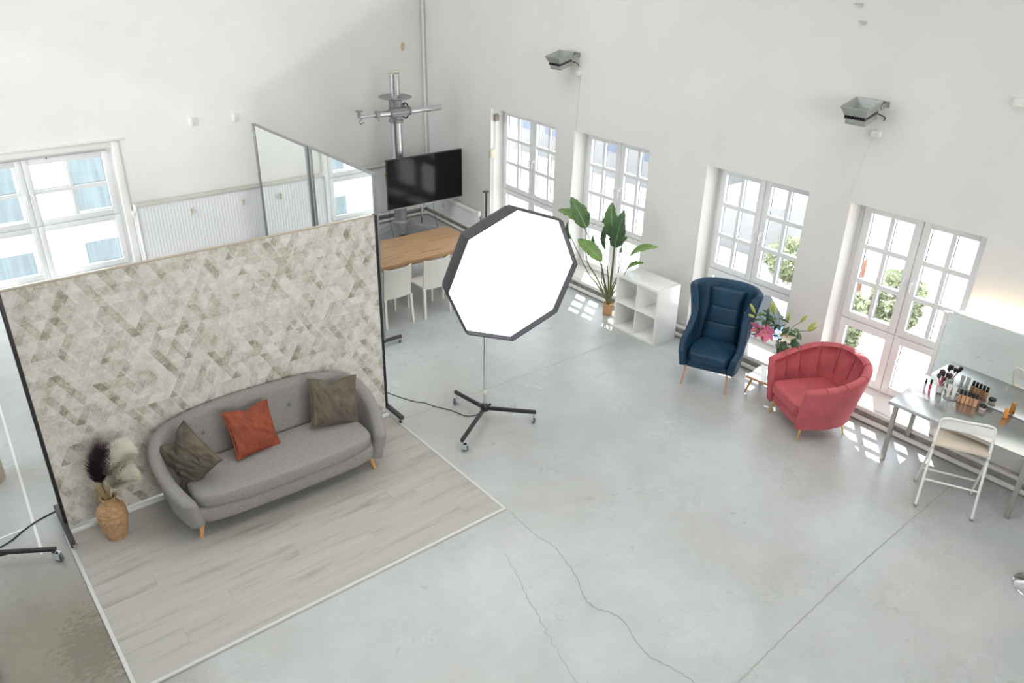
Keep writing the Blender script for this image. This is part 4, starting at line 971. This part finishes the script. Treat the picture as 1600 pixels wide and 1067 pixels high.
wbox('wall_socket','small white box on the back wall left above the radiators','wall fitting','trimwhite',Matrix.Translation((0,YB,0))@Matrix.Rotation(PI/2,4,'Z'),-4.06,2.2,(.05,.06,.13))
wbox('wall_socket','small white box on the back wall right of its twin','wall fitting','trimwhite',Matrix.Translation((0,YB,0))@Matrix.Rotation(PI/2,4,'Z'),-4.76,2.19,(.03,.06,.13))
wbox('sensor_box','brown and grey sensor box at the top of the first window reveal','sensor','brownbox',TA@Matrix.Translation((.14,0,0)),2.12,2.17,(.09,.06,.11))
wbox('switch_box','cream switch box half way down the first window reveal','switch','cream',TA@Matrix.Translation((.06,0,0)),2.12,1.57,(.10,.06,.15))
mb=MB(); mb.tube([(.09,2.125,2.12),(.09,2.125,1.65),(.05,2.125,1.6),(.05,2.125,1.5),(.05,2.125,.3)],.009,6); o=mb.build('conduit','trimwhite'); o.matrix_world=TA; tag(o,'thin white conduit down the first window reveal','conduit')
mb=MB(); mb.tube([(-.01,8.50,3.14),(-.008,8.52,2.5),(-.008,8.60,.2)],.006,6); o=mb.build('conduit','trimwhite'); o.matrix_world=TB; tag(o,'thin pale cable running down the bend from the left floodlight','conduit')
mb=MB(); mb.tube([(-.004,4.04,3.12),(-.004,4.10,2.9),(-.004,4.17,2.45)],.003,6); o=mb.build('conduit','trimwhite'); o.matrix_world=TB; tag(o,'thin pale cable running down below the right floodlight','conduit')
# rust stain (flat mark on the plaster)
mb=MB(); mb.lathe([(.05,0),(.05,.001)],12); o=mb.build('stain',mat('rust_stain',(.62,.50,.30),.8,var=.2,vscale=20),smooth=True); o.parent=[x for x in C.objects if x.name=='wall_back'][0]; o.location=(-.001,-8.02,3.10); o.rotation_euler=(0,R(90),0); o.scale=(1.6,.8,1)

# ---------------------------------------------------------------- things left of the backdrop
for P,lb in (([(.25,7.06),(-.6,6.98)],'white tape line across the floor left of the backdrop'),([(.37,9.6),(.225,6.60)],'white tape line along the floor left of the backdrop')):
    mb=MB(); a,b=P; mb.loft([[Vector((p[0]+dx,p[1]+dy,.001+z)) for dx,dy,z in ((-.012,-.012,0),(.012,.012,0),(.012,.012,.002),(-.012,-.012,.002))] for p in (a,b)]); tag(mb.build('floor_tape','tape',smooth=False),lb,'tape')
mb=MB(); mb.tube(crom([(.47,7.15,.006),(.30,7.10,.006),(.17,7.03,.006),(-.04,6.90,.006),(-.5,6.86,.006)],30),.007,6); tag(mb.build('power_cable','black'),'black cable on the floor left of the backdrop','cable')
ls=thing('light_stand','black light stand leg with a castor at the left picture edge','light stand',(-.62,7.02,0))
mb=MB(); mb.box((.47,-.30,.125),(1.12,.036,.03),math.atan2(-.60,.94),.004); lg=mb.build('leg','black',ls)
for br_ in ([(.60,-.38,.115),(.25,-.22,.07),(.0,-.02,.05)],[(.64,-.41,.115),(.27,-.26,.06),(.0,-.06,.04)]): mb=MB(); mb.tube(br_,.008,6); mb.build('brace','black',ls)
caster(lg,.93,-.60,0,.045,-.9,'castor')
for a in (R(90),R(210)): mb=MB(); mb.box((math.cos(a)*.5,math.sin(a)*.5,.125),(1.0,.036,.03),a,.004); mb.build('leg','black',ls)
mb=MB(); mb.tube([(0,0,.1),(0,0,1.7)],.018,12); mb.build('pole','chrome',ls)
mb=MB(); mb.tube([(.02,8.05,0),(.02,8.05,1.9)],.165,32); tag(mb.build('paper_roll','paper'),'thick roll of beige backdrop paper standing at the left picture edge','paper roll')
mb=MB(); mb.tube([(-.62+.33*math.cos(a),5.42+.33*math.sin(a),.012+.01*((k%3))) for k,a in enumerate([2*PI*i/40 for i in range(81)])],.008,6); tag(mb.build('cable_coil','black'),'coil of black cable on the floor at the lower left picture edge','cable')

# ---------------------------------------------------------------- outside
GZ=-3.2
mb=MB(); mb.bb(8.9,60,-25,50,GZ-.2,GZ); struct(mb.build('ground','pave',smooth=False)); mb=MB(); mb.bb(-30,8.9,13.6,50,-6.6,-6.4); struct(mb.build('ground','pave',smooth=False))
def building(label,x0,x1,y0,y1,h,m_,face,nw,nf,wm='winblue'):
    cx,cy=(x0+x1)/2,(y0+y1)/2; t=thing('building',label,'building',(cx,cy,GZ)); mb=MB(); mb.bb(x0-cx,x1-cx,y0-cy,y1-cy,0,h); wl=mb.build('walls',m_,t,smooth=False)
    for i in range(nw):
        for j in range(nf):
            z=1.0+j*2.9
            if z+1.6>h: continue
            if face=='-x': yy=y0-cy+(y1-y0)*(i+.5)/nw; w=(y1-y0)/nw*.27; d=(x0-cx-.03,x0-cx+.02,yy-w,yy+w,z,z+1.6)
            else: xx=x0-cx+(x1-x0)*(i+.5)/nw; w=(x1-x0)/nw*.30; d=(xx-w,xx+w,y0-cy-.03,y0-cy+.02,z,z+1.7)
            mb=MB(); mb.bb(*d); f=mb.build('window',wm,t,smooth=False)
    return t
t=thing('building','pale rendered building with curtained windows seen through the back window','building',(2,26,-6.4)); mb=MB(); mb.bb(-12,12,-3.5,4,0,15); mb.build('walls','facade',t,smooth=False)
for xa,xb in ((-9.2,-8.2),(-6.8,-5.8),(-4.4,-3.4),(-2.6,-1.5),(-.5,.62),(1.72,2.75),(4.2,5.2),(6.6,7.6)):
    for za,zb in ((1.4,3.95),(4.7,6.15),(8.0,9.6),(11.2,12.6)):
        mb=MB(); mb.bb(xa,xb,-3.54,-3.46,za,zb); f=mb.build('window','trimwhite',t,smooth=False)
        mb=MB(); mb.bb(xa+.06,xb-.06,-3.56,-3.52,za+.06,zb-.06); mb.build('curtain','curtain',f,smooth=False)
building('grey-blue building seen through the second window',22,28,16,27,5.5,'facadeblue','-x',6,2)
building('pale low building seen through the third window',24,30,9.2,14.5,4.2,'facade','-x',5,1)
building('grey garage building seen low through the third window',19.2,21.5,11.6,14.0,1.6,'facadeblue','-x',3,0)
# brick wall with individual bricks
bw=thing('brick_wall','low red brick wall seen through the third window','wall',(17.5,9.0,GZ)); mb=MB(); mb.bb(.02,.22,-.75,.75,0,1.5); mb.build('core','brick',bw,smooth=False)
mb=MB(); mb.bb(0,.03,-.118,.118,-.033,.033); b0=mb.build('brick','brick',bw,smooth=False); b0.location=(0,-.60,.06)
for r_ in range(19):
    for c_ in range(6):
        if r_==0 and c_==0: continue
        b=b0.copy(); C.objects.link(b); b.location=(0,-.60+c_*.25-(.125 if r_%2 and c_ else 0),.06+r_*.077)
def bush(x,y,r,label,h=None):
    random.seed(int(x*10+y)); mb=MB(); h=h or r
    for k in range(900):
        d=Vector((random.gauss(0,1),random.gauss(0,1),random.gauss(0,1))).normalized(); p=Vector((d.x*r,d.y*r,h+d.z*h))*random.uniform(.75,1); e=Vector((random.gauss(0,1),random.gauss(0,1),random.gauss(0,1))).normalized(); f=e.orthogonal().normalized(); s_=.10
        V=[mb.bm.verts.new(q) for q in (p-e*s_,p-f*s_*.5,p+e*s_,p+f*s_*.5)]; mb.bm.faces.new(V)
    o=mb.build('shrub','bush',smooth=False); o.location=(x,y,GZ); tag(o,label,'shrub')
bush(16.3,7.8,.5,'green shrub seen low through the third window beside the brick wall',.6)
bush(18.6,10.6,.8,'wide green shrub further out behind the parked car',.6); bush(15.0,7.35,.5,'small green shrub seen through the left column of the fourth window',.9); bush(17.6,9.2-1.9,.6,'round pale shrub further out behind the fourth window',.8)
car=thing('car','blue car parked outside below the third window','car',(13.6,9.1,GZ),R(80))
mb=MB(); rings=[]
for x,z0,z1,w in ((-2.0,.35,.6,.75),(-1.9,.25,.85,.85),(-1.0,.2,.95,.88),(1.0,.2,.98,.88),(1.9,.25,.9,.85),(2.05,.35,.65,.75)): rings.append([Vector((x,a*w,z)) for a,z in ((-1,z0),(1,z0),(1,z1-.08),(.85,z1),(-.85,z1),(-1,z1-.08))])
mb.loft(rings); mb.build('body','carblue',car)
mb=MB(); mb.loft([[Vector((x,a*w,z)) for a in (-1,1)]+[Vector((x,a*w*.8,z+h)) for a in (1,-1)] for x,z,h,w in ((-1.1,.93,.02,.8),(-.5,.93,.5,.8),(.9,.95,.5,.8),(1.6,.95,.02,.8))]); mb.build('cabin','darkglass',car)
for x in (-1.25,1.25):
    for y in (-.85,.85): mb=MB(); mb.tube([(x,y-.09,.32),(x,y+.09,.32)],.32,20); mb.build('wheel','black',car)
